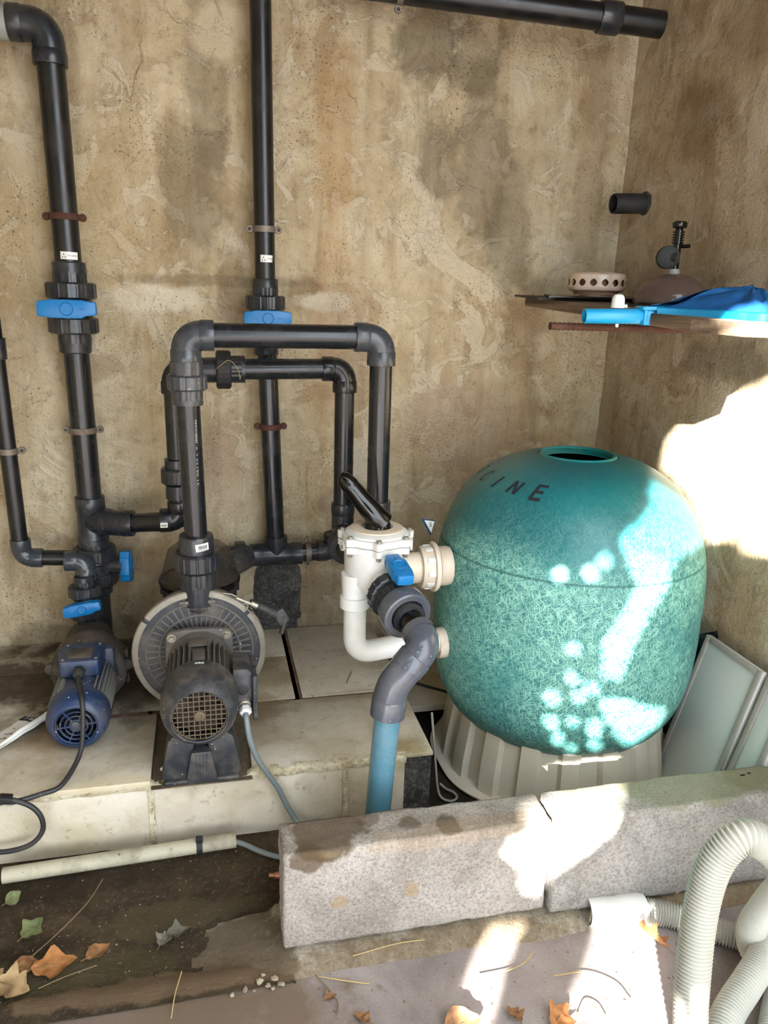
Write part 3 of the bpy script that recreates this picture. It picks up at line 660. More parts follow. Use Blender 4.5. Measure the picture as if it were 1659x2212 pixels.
# ---- run from the tee towards the inner loop, 50 mm
YB = 1.96; ZB = .533
lp = thing('recirculation_loop', (.12, YB, .53), 'rear dark grey pipe loop behind the front loop, with a black union nut', 'pipe')
K = V((-.262, YB + .09, .513))
m = elbow(V((LC.x + .012, LC.y - .01, .508)), -bd, (1, -.18, .03), .029, .045); m.build('elbow', 'fit_dk', lp)
A = V((LC.x + .012, LC.y - .01, .508)) + V((1, -.18, .03)).normalized() * .03
CX = -.078
pipe('pipe', A, (CX - .03, YB + .035, ZB - .005), .0255, 'pvc', lp)
elbow((CX, YB + .03, ZB), (-1, 0, 0), (0, 0, 1), .0255, .05).build('elbow', 'pvc', lp)
m = MB(); put(m, quadgrid(.018, .013, 6), lambda x, y: (-.118 + x, YB + .03 - .0322, ZB - .004 + y)); s_ = m.build('barcode_label', 'label', lp); s_['label'] = 'tiny white barcode label'
m = MB()
for i in range(7): put(m, quadgrid(.0012, .005, 1, 1), lambda x, y, i=i: (-.124 + i * .002 + x, YB + .03 - .0324, ZB - .005 + y))
m.build('printed_bars', 'ink', s_)
pipe('pipe', (CX, YB + .03, ZB + .03), (CX, YB + .005, .90), .0255, 'pvc', lp)
m = MB(); nut(m, (CX, YB + .02, .655), Z_, .043, .04, 10, .02); m.lathe((CX, YB + .02, .595), Z_, [(0, .026), (0, .033), (.035, .033), (.035, .026)], 36, caps=False); m.lathe((CX, YB + .02, .675), Z_, [(0, .033), (.022, .033), (.022, .026)], 36, caps=False); m.build('union_nut', 'fit_dk', lp)
ZT = .922
elbow((CX, YB, ZT), (0, 0, -1), (1, 0, .01), .0255, .055).build('elbow', 'pvc', lp)
ZR = ZT + .006
m = MB(); m.cyl((CX + .05, YB, ZT), (.03, YB, ZT + .001), .031); m.build('adaptor', 'fit_dk', lp)
m = MB(); nut(m, (.042, YB, ZT + .002), X_, .046, .036, 10, .025); m.build('union_nut', 'blackm', lp)
m = MB(); ribsleeve(m, (.060, YB, ZT + .003), X_, .032, .030); m.cyl((.085, YB, ZT + .003), (.094, YB, ZT + .003), .0335); m.build('ribbed_sleeve', 'fit_dk', lp)
pipe('pipe', (.085, YB, ZT + .003), (.31, YB, ZR), .0255, 'pvc', lp)
elbow((.346, YB, ZR), (-1, 0, 0), (0, 0, -1), .0255, .058).build('elbow', 'pvc', lp)
pipe('pipe', (.346, YB, ZR - .04), (.346, YB, .56), .0255, 'pvc', lp)
elbow((.346, YB, .492), (0, 0, 1), (-.10, -1, 0), .0255, .080).build('elbow', 'fit_dk', lp)
m = MB(); dd = V((-.02, -1, 0)).normalized(); c0 = V((.335, 1.885, .487))
for i in range(5): m.lathe(c0 + dd * i * .011, dd, [(0, .034), (.003, .042), (.008, .042), (.011, .034)], 40)
m.cyl(c0 + dd * .05, (.345, 1.64, .50), .028); m.build('hose_nut', 'blackm', lp)

# ---- front loop, pump to multiport valve
YF = 1.71
fl = thing('pump_delivery_loop', (-.034, YF, .42), 'front dark grey pipe loop rising from the large black pump over to the white valve', 'pipe')
FX = -.0345; FR = .384; FZ = 1.020
m = MB(); m.lathe((FX, YF, .415), Z_, [(0, .041), (.005, .041), (.05, .040), (.052, .036)], 36); ribsleeve(m, (FX, YF, .458), Z_, .0395, .035, 16); m.build('threaded_adaptor', 'fit_dk', fl)
m = MB(); nut(m, (FX, YF, .518), Z_, .050, .042, 20, .03); m.build('union_nut', 'fit_dk', fl)
m = MB(); m.lathe((FX, YF, .538), Z_, [(0, .0385), (.036, .0385), (.041, .037), (.042, .026)], 40); s_ = m.build('pipe_socket', 'fit_dk', fl)
barcode(fl, (FX, YF), .0385, .36, .5595, .031, .017, .09)
p = pipe('pipe', (FX, YF, .575), (FX - .006, YF, .885), .0253, 'pvc', fl)
# printed production marks running up the pipe
m = MB(); f = on_cyl((FX - .003, YF), .0253 + .0003, .50, .74, 0)
rg = random.Random(5); yy = .055
while yy < .105:
    hgt = rg.choice((.0006, .001, .0016)); put(m, quadgrid(.0045, hgt, 2, 1, 0, yy), f); yy += hgt + .0012
vf = text_mesh('PN16 11/04/21 06122 L 9', .0055, .17)
put(m, ([(-y, x - .04) for x, y in vf[0]], vf[1]), f); m.build('printed_marks', 'inkg', fl, smooth=180)
m = MB(); ribsleeve(m, (FX - .006, YF, .882), Z_, .0315, .028, 14); m.lathe((FX - .006, YF, .874), Z_, [(0, .0255), (0, .0325), (.012, .0325)], 40, caps=False); m.build('ribbed_sleeve', 'fit', fl)
m = MB(); nut(m, (FX - .006, YF, .922), Z_, .0415, .032, 18, .03); m.build('union_nut', 'fit', fl)
m = MB(); ribsleeve(m, (FX - .006, YF, .936), Z_, .0335, .030, 8); m.build('ribbed_sleeve', 'fit', fl)
elbow((FX - .006, YF, FZ), (0, 0, -1), (1, 0, .006), .0265, .058).build('elbow', 'fit', fl)
pipe('pipe', (FX + .04, YF, FZ + .0005), (FR - .04, YF, FZ + .002), .0262, 'pvc', fl)
elbow((FR, YF, FZ + .002), (-1, 0, 0), (0, 0, -1), .0262, .060).build('elbow', 'fit', fl)
pipe('pipe', (FR, YF, FZ - .05), (FR, YF, .62), .0255, 'pvc', fl)
elbow((FR, YF, .545), (0, 0, 1), (-.25, -1, 0), .0255, .100).build('elbow', 'fit_dk', fl)

# ---- suction riser on the back wall, 50 mm
sp = thing('suction_pipe', (.175, RY, .3), 'black suction pipe down the middle of the back wall, with a printed sticker', 'pipe')
MX = .1585
pipe('pipe', (MX - .006, RY, 2.2), (MX, RY, 1.125), .0262, 'pvc_old', sp)
m = MB(); m.lathe((MX - .004, RY, 1.818), Z_, [(0, .026), (0, .031), (.05, .031)], 36, caps=False); m.build('coupling', 'fit_dk', sp)
pipe('pipe', (MX + .001, RY, 1.0), (.1785, RY, .42), .0262, 'pvc', sp)
sticker(sp, (MX - .001, RY), .0262, .18, 1.193, .035, .0175, 'SKIMMER', .014, -.02, 'inkb')
ball_valve('blue-handled ball valve on the middle wall pipe, half hidden by the front loop', (MX, RY, 1.046), Z_, .0262, .0500, .026, (0, -1, 0), (1, 0, 0), .122, .040, .072, .038, 'fit_dk', 'ball valves with blue handles', .046)
clip((MX - .001, RY, 1.265), Z_, (0, -1, 0), .0262, 'bright metal clip around the middle wall pipe, above its sticker', 'clipm')
clip((.168, RY, .755), Z_, (0, -1, 0), .0262, 'reddish rusty clip around the middle wall pipe, inside the two loops', 'rust')
TX, TZ = .180, .384
m = MB(); m.lathe((TX, RY, TZ), Z_, [(0, .030), (.052, .0305), (.052, .026)], 40); m.lathe((TX, RY, TZ + .022), Z_, [(0, .0325), (.032, .0325), (.033, .026)], 40, caps=False)
m.lathe((TX - .075, RY, TZ - .001), X_, [(0, .026), (0, .0325), (.030, .0325), (.034, .0305), (.118, .0305), (.122, .0325), (.150, .0325), (.150, .026)], 40, caps=False); m.build('tee', 'fit_dk', sp)
pipe('pipe', (TX + .06, RY, TZ), (.42, RY, TZ + .004), .0258, 'pvc', sp)
pipe('pipe', (TX - .06, RY, TZ), (.02, RY, TZ - .004), .0258, 'pvc', sp)
m = MB(); nut(m, (.078, RY, TZ - .002), X_, .041, .030, 14, .026); m.lathe((.098, RY, TZ - .002), (-1, 0, 0), [(0, .03), (.06, .031), (.08, .029)], 36); m.build('union_nut', 'fit_dk', sp)
elbow((.350, RY, TZ + .004), (-1, 0, 0), (0, 0, 1), .0258, .05).build('elbow', 'fit_dk', sp)
clip((.272, RY, TZ + .002), X_, (0, -1, 0), .0262, 'grey clip on the horizontal pipe low on the back wall, ears above and below', 'clipm')

# ---- thin pipe at the far left
tp = thing('thin_pipe', (-.49, 2.07, .2), 'thin black pipe along the left edge, bending right to the blue pump', 'pipe')
TYY = 2.06
pipe('pipe', (-.497, TYY, .945), (-.487, TYY, .45), .0205, 'pvc_old', tp)
m = MB(); m.lathe((-.4975, TYY, .935), Z_, [(0, .0205), (0, .026), (.05, .026)], 30, caps=False); m.build('coupling', 'fit_dk', tp); pipe('pipe', (-.497, TYY, .95), (-.515, TYY, 1.9), .0205, 'pvc_old', tp)
elbow((-.486, TYY, .4235), (0, 0, 1), (1, 0, -.06), .0205, .050).build('elbow', 'fit', tp)
pipe('pipe', (-.45, TYY, .4215), (-.36, TYY, .417), .0205, 'pvc_old', tp)
elbow((-.327, TYY - .02, .4145), (-1, .0, .02), (0, -.12, -1), .0215, .050).build('elbow', 'fit', tp)
clip((-.4915, TYY, .708), Z_, (0, -1, 0), .0205, 'grey metal clip around the thin pipe at the left edge', 'clipm')
sv = ball_valve('blue-handled ball valve standing on top of the small blue pump', (-.331, 2.015, .310), V((0, .06, 1)), .0205, .041, .022, (0, -1, .05), (1, 0, .16), .093, .032, .058, .030, 'fit_dk', 'ball valves with blue handles', .03)
m = MB(); m.lathe((-.333, 2.01, .225), Z_, [(0, .024), (.022, .024), (.026, .0215), (.04, .0215)], 30); 
o = m.build('pump_nipple', 'steel', sv); o['label'] = 'shiny metal nipple'

# ---- pipe along the top of the back wall, with an open end
op = thing('overflow_pipe', (1.0, 2.08, 1.83), 'black pipe sloping along the top of the back wall, open cut end near the corner', 'pipe')
P0, P1 = V((.30, 2.105, 1.835)), V((1.145, 1.99, 1.785)); dd = (P1 - P0).normalized()
m = MB(); m.lathe(P0, dd, [(0, .031), ((P1 - P0).length, .031), ((P1 - P0).length, .0285), ((P1 - P0).length - .12, .0285)], 44, lambda a, j: 1 + (.02 * noise.noise(V((math.cos(a) * 3, math.sin(a) * 3, 2))) if j in (1, 2) else 0)); m.build('pipe', 'pvc_old', op)
Pc = P0 + dd * .69
m = MB(); m.lathe(Pc, dd, [(0, .031), (0, .0365), (.003, .0375), (.05, .0375), (.053, .036), (.053, .031)], 44, caps=False); m.build('coupling', 'fit_dk', op)
clip(P0 + dd * .19, dd, (0, -1, 0), .031, 'clip around the black pipe along the top edge of the back wall', 'clipm')
# ---- stub in the right wall
st = thing('pipe_stub', (1.19, 2.05, 1.37), 'short black pipe stub sticking out of the right wall near the corner', 'pipe')
m = MB(); m.lathe((1.20, 2.05, 1.374), (-1, 0, -.05), [(0, .026), (.1, .0265), (.106, .025), (.106, .0225), (.03, .022)], 40); m.build('pipe', 'blackm', st)
m = MB(); m.lathe((1.195, 2.05, 1.374), (-1, 0, 0), [(0, .034), (.006, .032), (.010, .027)], 30, lambda a, j: 1 + .12 * noise.noise(V((math.cos(a) * 3, math.sin(a) * 3, j)))); m.build('mortar_collar', 'patch', st)

# ------------------------------------------------------------------ filter tank
TC = V((.848, 1.635, 0)); TR = .321
def tank_profile():
    out = []; zc = .42
    for i in range(49):
        a = -PI / 2 + PI * i / 48
        if a < 0:
            n_, H = 3.4, .362
        else: n_, H = 2.62, .350
        r = TR * abs(math.cos(a)) ** (2 / n_); z = zc + (H * abs(math.sin(a)) ** (2 / n_)) * (1 if a > 0 else -1)
        out.append((z, r))
    return out
prof = [(z, r) for z, r in tank_profile() if not (z > .6 and r < .090)]
ztop = prof[-1][0]
tk = thing('filter_tank', (TC.x, TC.y, .1), 'big teal fibreglass filter tank with an open round neck', 'tank')
seg = 128; m = MB(); m.uv = []
for i, (z, r) in enumerate(prof):
    for k in range(seg + 1):
        a = 2 * PI * k / seg - PI * 1.5; m.v.append(V((TC.x + r * math.cos(a), TC.y + r * math.sin(a), z)))
L_ = [0]
for (z0, r0), (z1, r1) in zip(prof, prof[1:]): L_.append(L_[-1] + math.hypot(z1 - z0, r1 - r0))
m.uv = [((2 * PI * k / seg) * TR, L_[i]) for i in range(len(prof)) for k in range(seg + 1)]
for i in range(len(prof) - 1):
    for k in range(seg): a = i * (seg + 1) + k; m.f.append((a, a + 1, a + seg + 2, a + seg + 1))
m.build('shell', 'tank', tk, smooth=180)
zt = ztop; rr = .090; inn = [(zt - .0005, rr + .001), (zt + .004, rr - .003), (zt + .003, rr - .007)]
for i in range(4): inn += [(zt - .0005 - i * .003, rr - .007), (zt - .0018 - i * .003, rr - .009), (zt - .003 - i * .003, rr - .007)]
inn += [(zt - .014, rr - .009), (zt - .015, rr - .002)]
m = MB(); m.lathe((TC.x, TC.y, 0), Z_, inn, 96, caps=False)
o = m.build('threaded_neck', plastic('teal_neck', srgb(10, 112, 112), .35, (.2, .3, .26, 1), .4), tk)
# black lettering on the dome, read from the side: worn word PISCINE
def on_dome(theta, rr0, rot=0.0):
    """tangent map; text baseline runs clockwise round the neck, letters' feet point outwards"""
    def zr(r):
        for (z0, r0), (z1, r1) in zip(prof, prof[1:]):
            if z0 > .45 and r0 >= r >= r1: t = (r0 - r) / max(1e-9, r0 - r1); return z0 + t * (z1 - z0)
        return ztop
    def fn(x, y):
        r = rr0 - y * .86; a = theta + x / rr0
        z = zr(r); z2 = zr(r - .004); n_ = V((z2 - z, .004)).normalized()   # outward normal (r, z)
        r2 = r + n_.x * .0009; zz = z + n_.y * .0009
        return (TC.x + r2 * math.cos(a), TC.y + r2 * math.sin(a), zz)
    return fn
def stroke(m, fn, x0, y0, x1, y1, w_, n_=6):
    L = math.hypot(x1 - x0, y1 - y0); ux, uy = (x1 - x0) / L, (y1 - y0) / L; px, py = -uy * w_ / 2, ux * w_ / 2
    k = len(m.v)
    for i in range(n_ + 1):
        t = i / n_; x, y = x0 + (x1 - x0) * t, y0 + (y1 - y0) * t
        m.v += [V(fn(x + px, y + py)), V(fn(x - px, y - py))]
    for i in range(n_): m.f.append((k + 2 * i, k + 2 * i + 1, k + 2 * i + 3, k + 2 * i + 2))
GL = {'E': [(-.4, -.5, -.4, .5), (-.5, -.5, .45, -.5), (-.5, 0, .35, 0), (-.5, .5, .45, .5)], 'N': [(-.42, -.5, -.42, .5), (-.42, .5, .42, -.5), (.42, -.5, .42, .5)], 'I': [(0, -.5, 0, .5)],
      'C': [(.4, -.32, .1, -.5), (.1, -.5, -.25, -.42), (-.25, -.42, -.4, 0), (-.4, 0, -.25, .42), (-.25, .42, .1, .5), (.1, .5, .42, .32)],
      'S': [(-.38, -.4, 0, -.5), (0, -.5, .36, -.36), (.36, -.36, .3, -.08), (.3, -.08, -.3, .08), (-.3, .08, -.36, .36), (-.36, .36, 0, .5), (0, .5, .38, .4)]}
LET = [('S', 158, .03, .0062), ('C', 176, .034, .0050), ('I', 192, .034, .0066), ('N', 207.5, .034, .0072), ('E', 223.5, .036, .0076)]
m = MB(); mf = MB(); LR = .217
for ch, th, hh, sw in LET:
    fn0 = on_dome(math.radians(th), LR)
    shear = .22
    tgt = mf if ch in 'SC' else m
    for (x0, y0, x1, y1) in GL[ch]: stroke(tgt, fn0, x0 * hh * .70 + y0 * hh * shear, y0 * hh, x1 * hh * .70 + y1 * hh * shear, y1 * hh, sw)
m.build('lettering', 'ink', tk, smooth=180); o = mf.build('worn_lettering', plastic('worn_dark_ink', srgb(34, 70, 70), .6, amt=0), tk, smooth=180); o['label'] = 'half rubbed off black letters'
# side outlets on the left of the shell
m = MB(); m.lathe((TC.x - TR - .022, 1.602, .515), X_, [(0, .028), (0, .044), (.003, .046), (.022, .046), (.029, .044), (.031, .040)], 48); m.build('side_outlet', 'pinkish', tk)
m = MB(); m.lathe((TC.x - TR - .012, 1.60, .318), X_, [(0, .02), (0, .034), (.015, .034), (.020, .033)], 40); m.build('side_outlet', 'pinkish', tk)
# triangular sticker edge showing on the left flank
m = MB(); a0 = math.radians(188)
ts = thing('paper_tag', (.50, 1.76, .56), 'small dark blue and white tag curling off the left flank of the teal tank', 'tag')
m = MB(); m.v = [V((.535, 1.735, .585)), V((.500, 1.735, .590)), V((.527, 1.735, .545)), V((.535, 1.7365, .585)), V((.500, 1.7365, .590)), V((.527, 1.7365, .545))]; m.f = [(0, 1, 2), (5, 4, 3), (0, 3, 4, 1), (1, 4, 5, 2), (2, 5, 3, 0)]
m.build('backing', plastic('navy_tag', srgb(20, 62, 84), .5), ts, smooth=0)
m = MB(); m.v = [V((.535, 1.7345, .582)), V((.509, 1.7345, .586)), V((.528, 1.7345, .552))]; m.f = [(0, 1, 2)]; m.build('print', 'label', ts, smooth=0)
m = MB(); f5 = text_mesh('5', .016); put(m, f5, lambda x, y: (.525 + x, 1.7340, .574 + y)); m.build('numeral', 'ink', ts, smooth=0)

# ---- fluted stand
ss = thing('tank_stand', (TC.x, TC.y, -.03), 'ivory fluted plastic stand under the teal filter tank', 'stand')
NF = 18
def flute(a, j):
    if j == 0: return 1.0
    p = (a * NF / (2 * PI)) % 1; e = .07
    s_ = 1 if p < .5 - e else (0 if .5 <= p < 1 - e else ((.5 - p) / e if p < .5 else (p - (1 - e)) / e))
    return 1.0 - .052 * (1 - s_)
m = MB(); m.lathe((TC.x, TC.y, -.022), Z_, [(0, .292), (.002, .287), (.05, .283), (.13, .270), (.176, .262), (.182, .256), (.183, .21)], NF * 24, flute, caps=False); m.build('fluted_skirt', 'stand', ss, smooth=30)
m = MB(); m.lathe((TC.x, TC.y, -.030), Z_, [(0, .306), (.006, .308), (.010, .302), (.012, .280)], 96, lambda a, j: 1 + .012 * math.sin(a * 9)); m.build('base_flange', 'stand', ss)

# ------------------------------------------------------------------ multiport valve
VC = V((.354, 1.575, 0))
mv = thing('multiport_valve', (VC.x, VC.y, .49), 'white six-way valve with bolted lid and black lever, left of the teal tank', 'valve')
m = MB(); m.lathe((VC.x, VC.y, .472), Z_, [(0, .030), (.012, .052), (.030, .066), (.036, .0695), (.100, .0705), (.112, .0705)], 64); m.build('valve_body', 'white', mv)
NB = 7; OFF = math.radians(262)
def lobe(a, j): return 1 + .17 * max(0, math.cos((a - OFF) * NB)) ** 2.2
m = MB(); m.lathe((VC.x, VC.y, .578), Z_, [(0, .070), (.001, .0735), (.014, .0735), (.015, .0715)], 168, lobe, up=X_); m.build('body_flange', 'white', mv)
m = MB(); m.lathe((VC.x, VC.y, .5945), Z_, [(0, .0715), (.001, .0745), (.016, .0745), (.017, .072), (.0171, .070)], 168, lobe, up=X_)
m.lathe((VC.x, VC.y, .609), Z_, [(0, .070), (.006, .069), (.013, .058)], 48); lid = m.build('lid', 'white', mv)
m = MB(); m.lathe((VC.x, VC.y, .6215), Z_, [(0, .0585), (.0025, .0575), (.0045, .050), (.005, .036), (.002, .032), (-.002, .031)], 64, caps=False); m.lathe((VC.x, VC.y, .6195), Z_, [(0, .034), (.0012, .033)], 48); m.build('position_ring', 'white_aged', mv)
for k in range(NB):
    a = OFF + 2 * PI * k / NB; c = V((VC.x + .0765 * math.cos(a), VC.y + .0765 * math.sin(a), .611))
    m = MB(); m.lathe(c, Z_, [(0, .0066), (.003, .0066), (.0055, .005), (.0058, .003), (.0040, .0022)], 20); m.lathe(V((c.x, c.y, .570)), Z_, [(0, .0052), (.009, .0052)], 6); m.build('bolt', 'steel', mv)
m = MB(); m.lathe((VC.x + .002, VC.y, .620), Z_, [(0, .030), (.010, .029), (.018, .026)], 40)
m.tube(spline([(VC.x + .010, VC.y - .004, .634), (VC.x - .008, VC.y - .004, .655), (VC.x - .032, VC.y + .004, .683), (VC.x - .056, VC.y + .010, .713), (VC.x - .070, VC.y + .014, .728), (VC.x - .083, VC.y + .018, .733)], 8),
       lambda t: .028 - .0145 * t ** .9 + (.0015 * math.sin(t * PI) if t > .6 else 0) - (.006 * ((t - .93) / .07) if t > .93 else 0), 28)
m.build('lever', 'black', mv)
m = MB(); c = V((VC.x - .075, VC.y - .005, .586)); m.lathe(c, (-1, -.2, 0), [(0, .012), (.004, .012), (.004, .008)], 24, caps=False); m.lathe((VC.x + .073, VC.y - .02, .585), (1, -.3, 0), [(0, .012), (.005, .012), (.005, .008)], 24, caps=False); m.build('lid_eyelet', 'white', mv)
m = MB(); m.cyl((VC.x + .03, 1.590, .515), (.470, 1.60, .515), .036, 40); m.lathe((.462, 1.60, .515), X_, [(0, .036), (0, .047), (.006, .049), (.026, .050), (.028, .057), (.034, .058), (.038, .056), (.038, .04)], 56); m.build('tank_union', 'white_aged', mv)
m = MB()
for k in range(10):
    a = 2 * PI * k / 10; m.box((.480, 1.60 + .0495 * math.cos(a), .515 + .0495 * math.sin(a)), (.018, .012, .003), Matrix.Rotation(a - PI / 2, 3, 'X'), .0008)
m.build('grip_pad', 'white', mv)
m = MB(); m.cyl((VC.x, VC.y - .03, .510), (.366, 1.492, .505), .036, 40); m.lathe((.363, 1.515, .507), (.1, -1, -.08), [(0, .036), (.004, .042), (.02, .042)], 40); m.build('front_port', 'white', mv)
m = MB(); m.lathe((.305, 1.558, .525), (0, 0, -1), [(0, .031), (.045, .0285), (.053, .0285), (.054, .033), (.079, .033), (.081, .030)], 40); m.build('down_port', 'white', mv)
m = MB(); m.lathe((VC.x + .01, VC.y + .01, .49), (0, 0, -1), [(0, .03), (.012, .03), (.014, .02)], 30); m.build('drain_boss', 'bluepipe', mv)
rp = thing('return_pipe', (.305, 1.558, .30), 'white elbow pipe from under the white valve to the lower side of the teal tank', 'pipe')
m = MB(); m.tube(arc((.306, 1.558, .331), (0, 0, 1), (1, .17, 0.02), .13, .045, 12) [:-1] + [V((.525, 1.597, .333))], .0252, 36); m.build('bent_pipe', 'white', rp)
m = MB(); m.cyl((.505, 1.592, .331), (.530, 1.60, .3315), .0285, 36); m.build('tank_connector', 'pinkish', rp)

# ------------------------------------------------------------------ waste line: union ball valve, two elbows, blue pipe
A0, A1 = V((.364, 1.490, .505)), V((.392, 1.350, .480)); ad = (A1 - A0).normalized()
wv = thing('union_ball_valve', (A0 + A1) / 2, 'dark grey union ball valve with blue handle on the front of the white valve', 'valve')
m = MB(); m.lathe(A0, ad, [(0, .036), (.0, .044), (.02, .046), (.02, .041), (.085, .041), (.085, .03)], 48); m.build('valve_body', 'fit_dk', wv)
m = MB(); nut(m, A0 + ad * .014, ad, .050, .026, 20, .034); m.build('union_nut', 'fit_dk', wv)
m = MB(); m.lathe(A0 + ad * .062, ad, [(0, .041), (0, .048), (.004, .0515), (.034, .053), (.038, .0515), (.040, .048), (.038, .036), (.010, .035)], 64, caps=False); m.build('front_collar', 'fit_lt', wv)
m = MB(); ribsleeve(m, A0 + ad * .06, ad, .0325, .045, 16); m.lathe(A0 + ad * .105, ad, [(0, .032), (0, .034), (.007, .0335), (.008, .0255)], 40); m.build('ribbed_sleeve', 'fit_dk', wv)
m = MB(); ribsleeve(m, A0 + ad * .028, ad, .0425, .030, 18); m.build('ribbed_band', 'fit_dk', wv)
up = (Z_ - ad * Z_.dot(ad)).normalized(); hc = A0 + ad * .036 + up * .072 + V((.0, 0, .002))
valve_handle(wv, hc, V((-.10, 1, .20)), up + V((0, -.14, 0)), .092, .042, .024, stem=.02)
wl = thing('waste_pipe', (.325, 1.29, -.03), 'slate grey bend and blue pipe going down behind the curb, in front of the tank', 'pipe')
C1 = V((.401, 1.312, .462)); C2 = V((.330, 1.300, .386))
pipe('short_pipe', A0 + ad * .10, C1 - (C1 - (A0 + ad * .10)).normalized() * .02, .0252, 'black', wl)
d12 = (C2 - C1).normalized(); da = (A0 + ad * .10 - C1).normalized()
m = MB(); m.tube(arc(C1, da, d12, .044, .030), .0325, 40); m.lathe(C1 + da * .045, -da, [(0, .025), (0, .0335), (.02, .0340)], 40, caps=False); m.lathe(C1 + d12 * .060, -d12, [(0, .025), (0, .0345), (.028, .0345), (.03, .033)], 40, caps=False); m.build('elbow', 'fit_lt', wl)
m = MB(); m.tube(arc(C2, -d12, (-.10, 0, -1), .046, .028), .0325, 40); m.lathe(C2 + V((-.1, 0, -1)).normalized() * .062, V((.1, 0, 1)), [(0, .0255), (0, .0342), (.036, .0340), (.039, .0325)], 40, caps=False); m.build('elbow', 'fit_lt', wl)
o = pipe('riser', C2 + V((-.10, 0, -1)) * .05, (.302, 1.30, -.04), .0258, 'bluepipe', wl); o['label'] = 'blue pipe'

# ------------------------------------------------------------------ large black pump
PXc, PZ = -.035, .303
bp = thing('pool_pump', (PXc, 1.6, .12), 'large dusty black pool pump with a steel clamp ring and square fan grille', 'pump')
F_ = V((0, -1, 0))
m = MB(); m.lathe((PXc, 1.80, PZ), F_, [(0, .08), (.02, .120), (.06, .140), (.100, .146), (.104, .150), (.118, .150), (.120, .140)], 72); m.build('volute_casing', 'pump', bp)
m = MB(); m.cyl((PXc, 1.86, PZ), (PXc, 1.78, PZ), .07); m.cyl((PXc, 1.73, PZ + .10), (PXc + .0005, 1.712, .43), .045); m.build('pump_neck', 'pump', bp)
m = MB()
for a0, a1 in ((-28, 38), (42, 142), (146, 248)):
    n_ = 40; k = len(m.v); c = (PXc, PZ)
    for i in range(n_ + 1):
        a = math.radians(a0 + (a1 - a0) * i / n_)
        for (r, y) in ((.151, 1.700), (.1525, 1.682), (.150, 1.679), (.138, 1.677), (.1375, 1.682)): m.v.append(V((c[0] + r * math.cos(a), y, c[1] + r * math.sin(a))))
    for i in range(n_):
        for e in range(4): a = k + i * 5; m.f.append((a + e, a + e + 1, a + 6 + e, a + 5 + e))
m.build('clamp_ring', 'steel', bp)
m = MB(); m.tube([(PXc + .055, 1.676, PZ + .144), (PXc + .075, 1.672, PZ + .142), (PXc + .088, 1.672, PZ + .134), (PXc + .082, 1.672, PZ + .128), (PXc + .06, 1.674, PZ + .136)], .0015, 8)
m.tube([(PXc + .100, 1.672, PZ + .118), (PXc + .112, 1.668, PZ + .116), (PXc + .109, 1.668, PZ + .105), (PXc + .135, 1.674, PZ + .075)], .0015, 8)
m.cyl((PXc + .085, 1.668, PZ + .134), (PXc + .128, 1.668, PZ + .112), .004, 12); m.cyl((PXc + .118, 1.668, PZ + .118), (PXc + .132, 1.668, PZ + .110), .0065, 6); m.build('clamp_bolt', 'bolt', bp)
m = MB(); m.lathe((PXc, 1.690, PZ), F_, [(0, .139), (.004, .139), (.006, .136), (-.004, .128), (-.004, .060)], 72); m.build('back_plate', 'bag', bp)  # near-black colour paints the shade of the slots between the ribs
m = MB()
for (r0, r1, nb) in ((.060, .089, 44), (.093, .118, 44)):
    for i in range(nb):
        a = 2 * PI * (i + .5) / nb; rm = (r0 + r1) / 2; m.box((PXc + rm * math.cos(a), 1.684, PZ + rm * math.sin(a)), (r1 - r0 + .002, .010, rm * 2 * PI / nb * .36), Matrix.Rotation(-a, 3, 'Y'), .001)
for r in (.0605, .091, .1205): m.lathe((PXc, 1.690, PZ), F_, [(0, r - .0025), (.0115, r - .0025), (.0125, r), (.0115, r + .0025), (0, r + .0025)], 72, caps=False)
m.build('cooling_ribs', 'pump_rib', bp)
m = MB(); m.box((PXc - .002, 1.6765, PZ + .1245), (.080, .002, .008), None, .0006); m.build('rating_strip', 'pump_fin', bp)
# motor
m = MB(); m.prism([(-.078, -.075), (.078, -.075), (.074, .060), (.066, .071), (.03, .076), (-.03, .076), (-.066, .071), (-.074, .060)], (PXc, 1.655, PZ), (1, 0, 0), Z_, F_, .018, .005)
m.lathe((PXc, 1.64, PZ), F_, [(0, .072), (.03, .064), (.05, .060), (.17, .060)], 48); m.build('motor_body', 'pump_rib', bp)
for s_ in (-1, 1):
    m = MB(); hexbolt(m, (PXc + s_ * .060, 1.636, PZ + .058), F_, .0075, .007); m.build('bolt', 'bolt', bp)
m = MB()
for i in range(22):
    a = math.radians(-20 + 220 * i / 21)
    if abs(a - PI / 2) < .24: continue
    m.box((PXc + .064 * math.cos(a), 1.535, PZ + .064 * math.sin(a)), (.018, .135, .0026), Matrix.Rotation(-a, 3, 'Y'), .0006)
m.build('cooling_fins', 'pump_fin', bp)
m = MB(); m.box((PXc, 1.585, PZ + .069), (.044, .038, .002), None, .0006); m.build('rating_plate', 'pump_fin', bp)
m = MB(); m.box((PXc, 1.530, PZ + .064), (.026, .045, .008), None, .002); m.build('lifting_pad', 'pump_fin', bp)
m = MB(); m.lathe((PXc, 1.482, PZ), F_, [(0, .0765), (.002, .0785), (.055, .0775), (.075, .073), (.088, .064), (.094, .057), (.0935, .0545), (.086, .0535)], 64, caps=False); m.build('fan_cover', 'pump', bp)
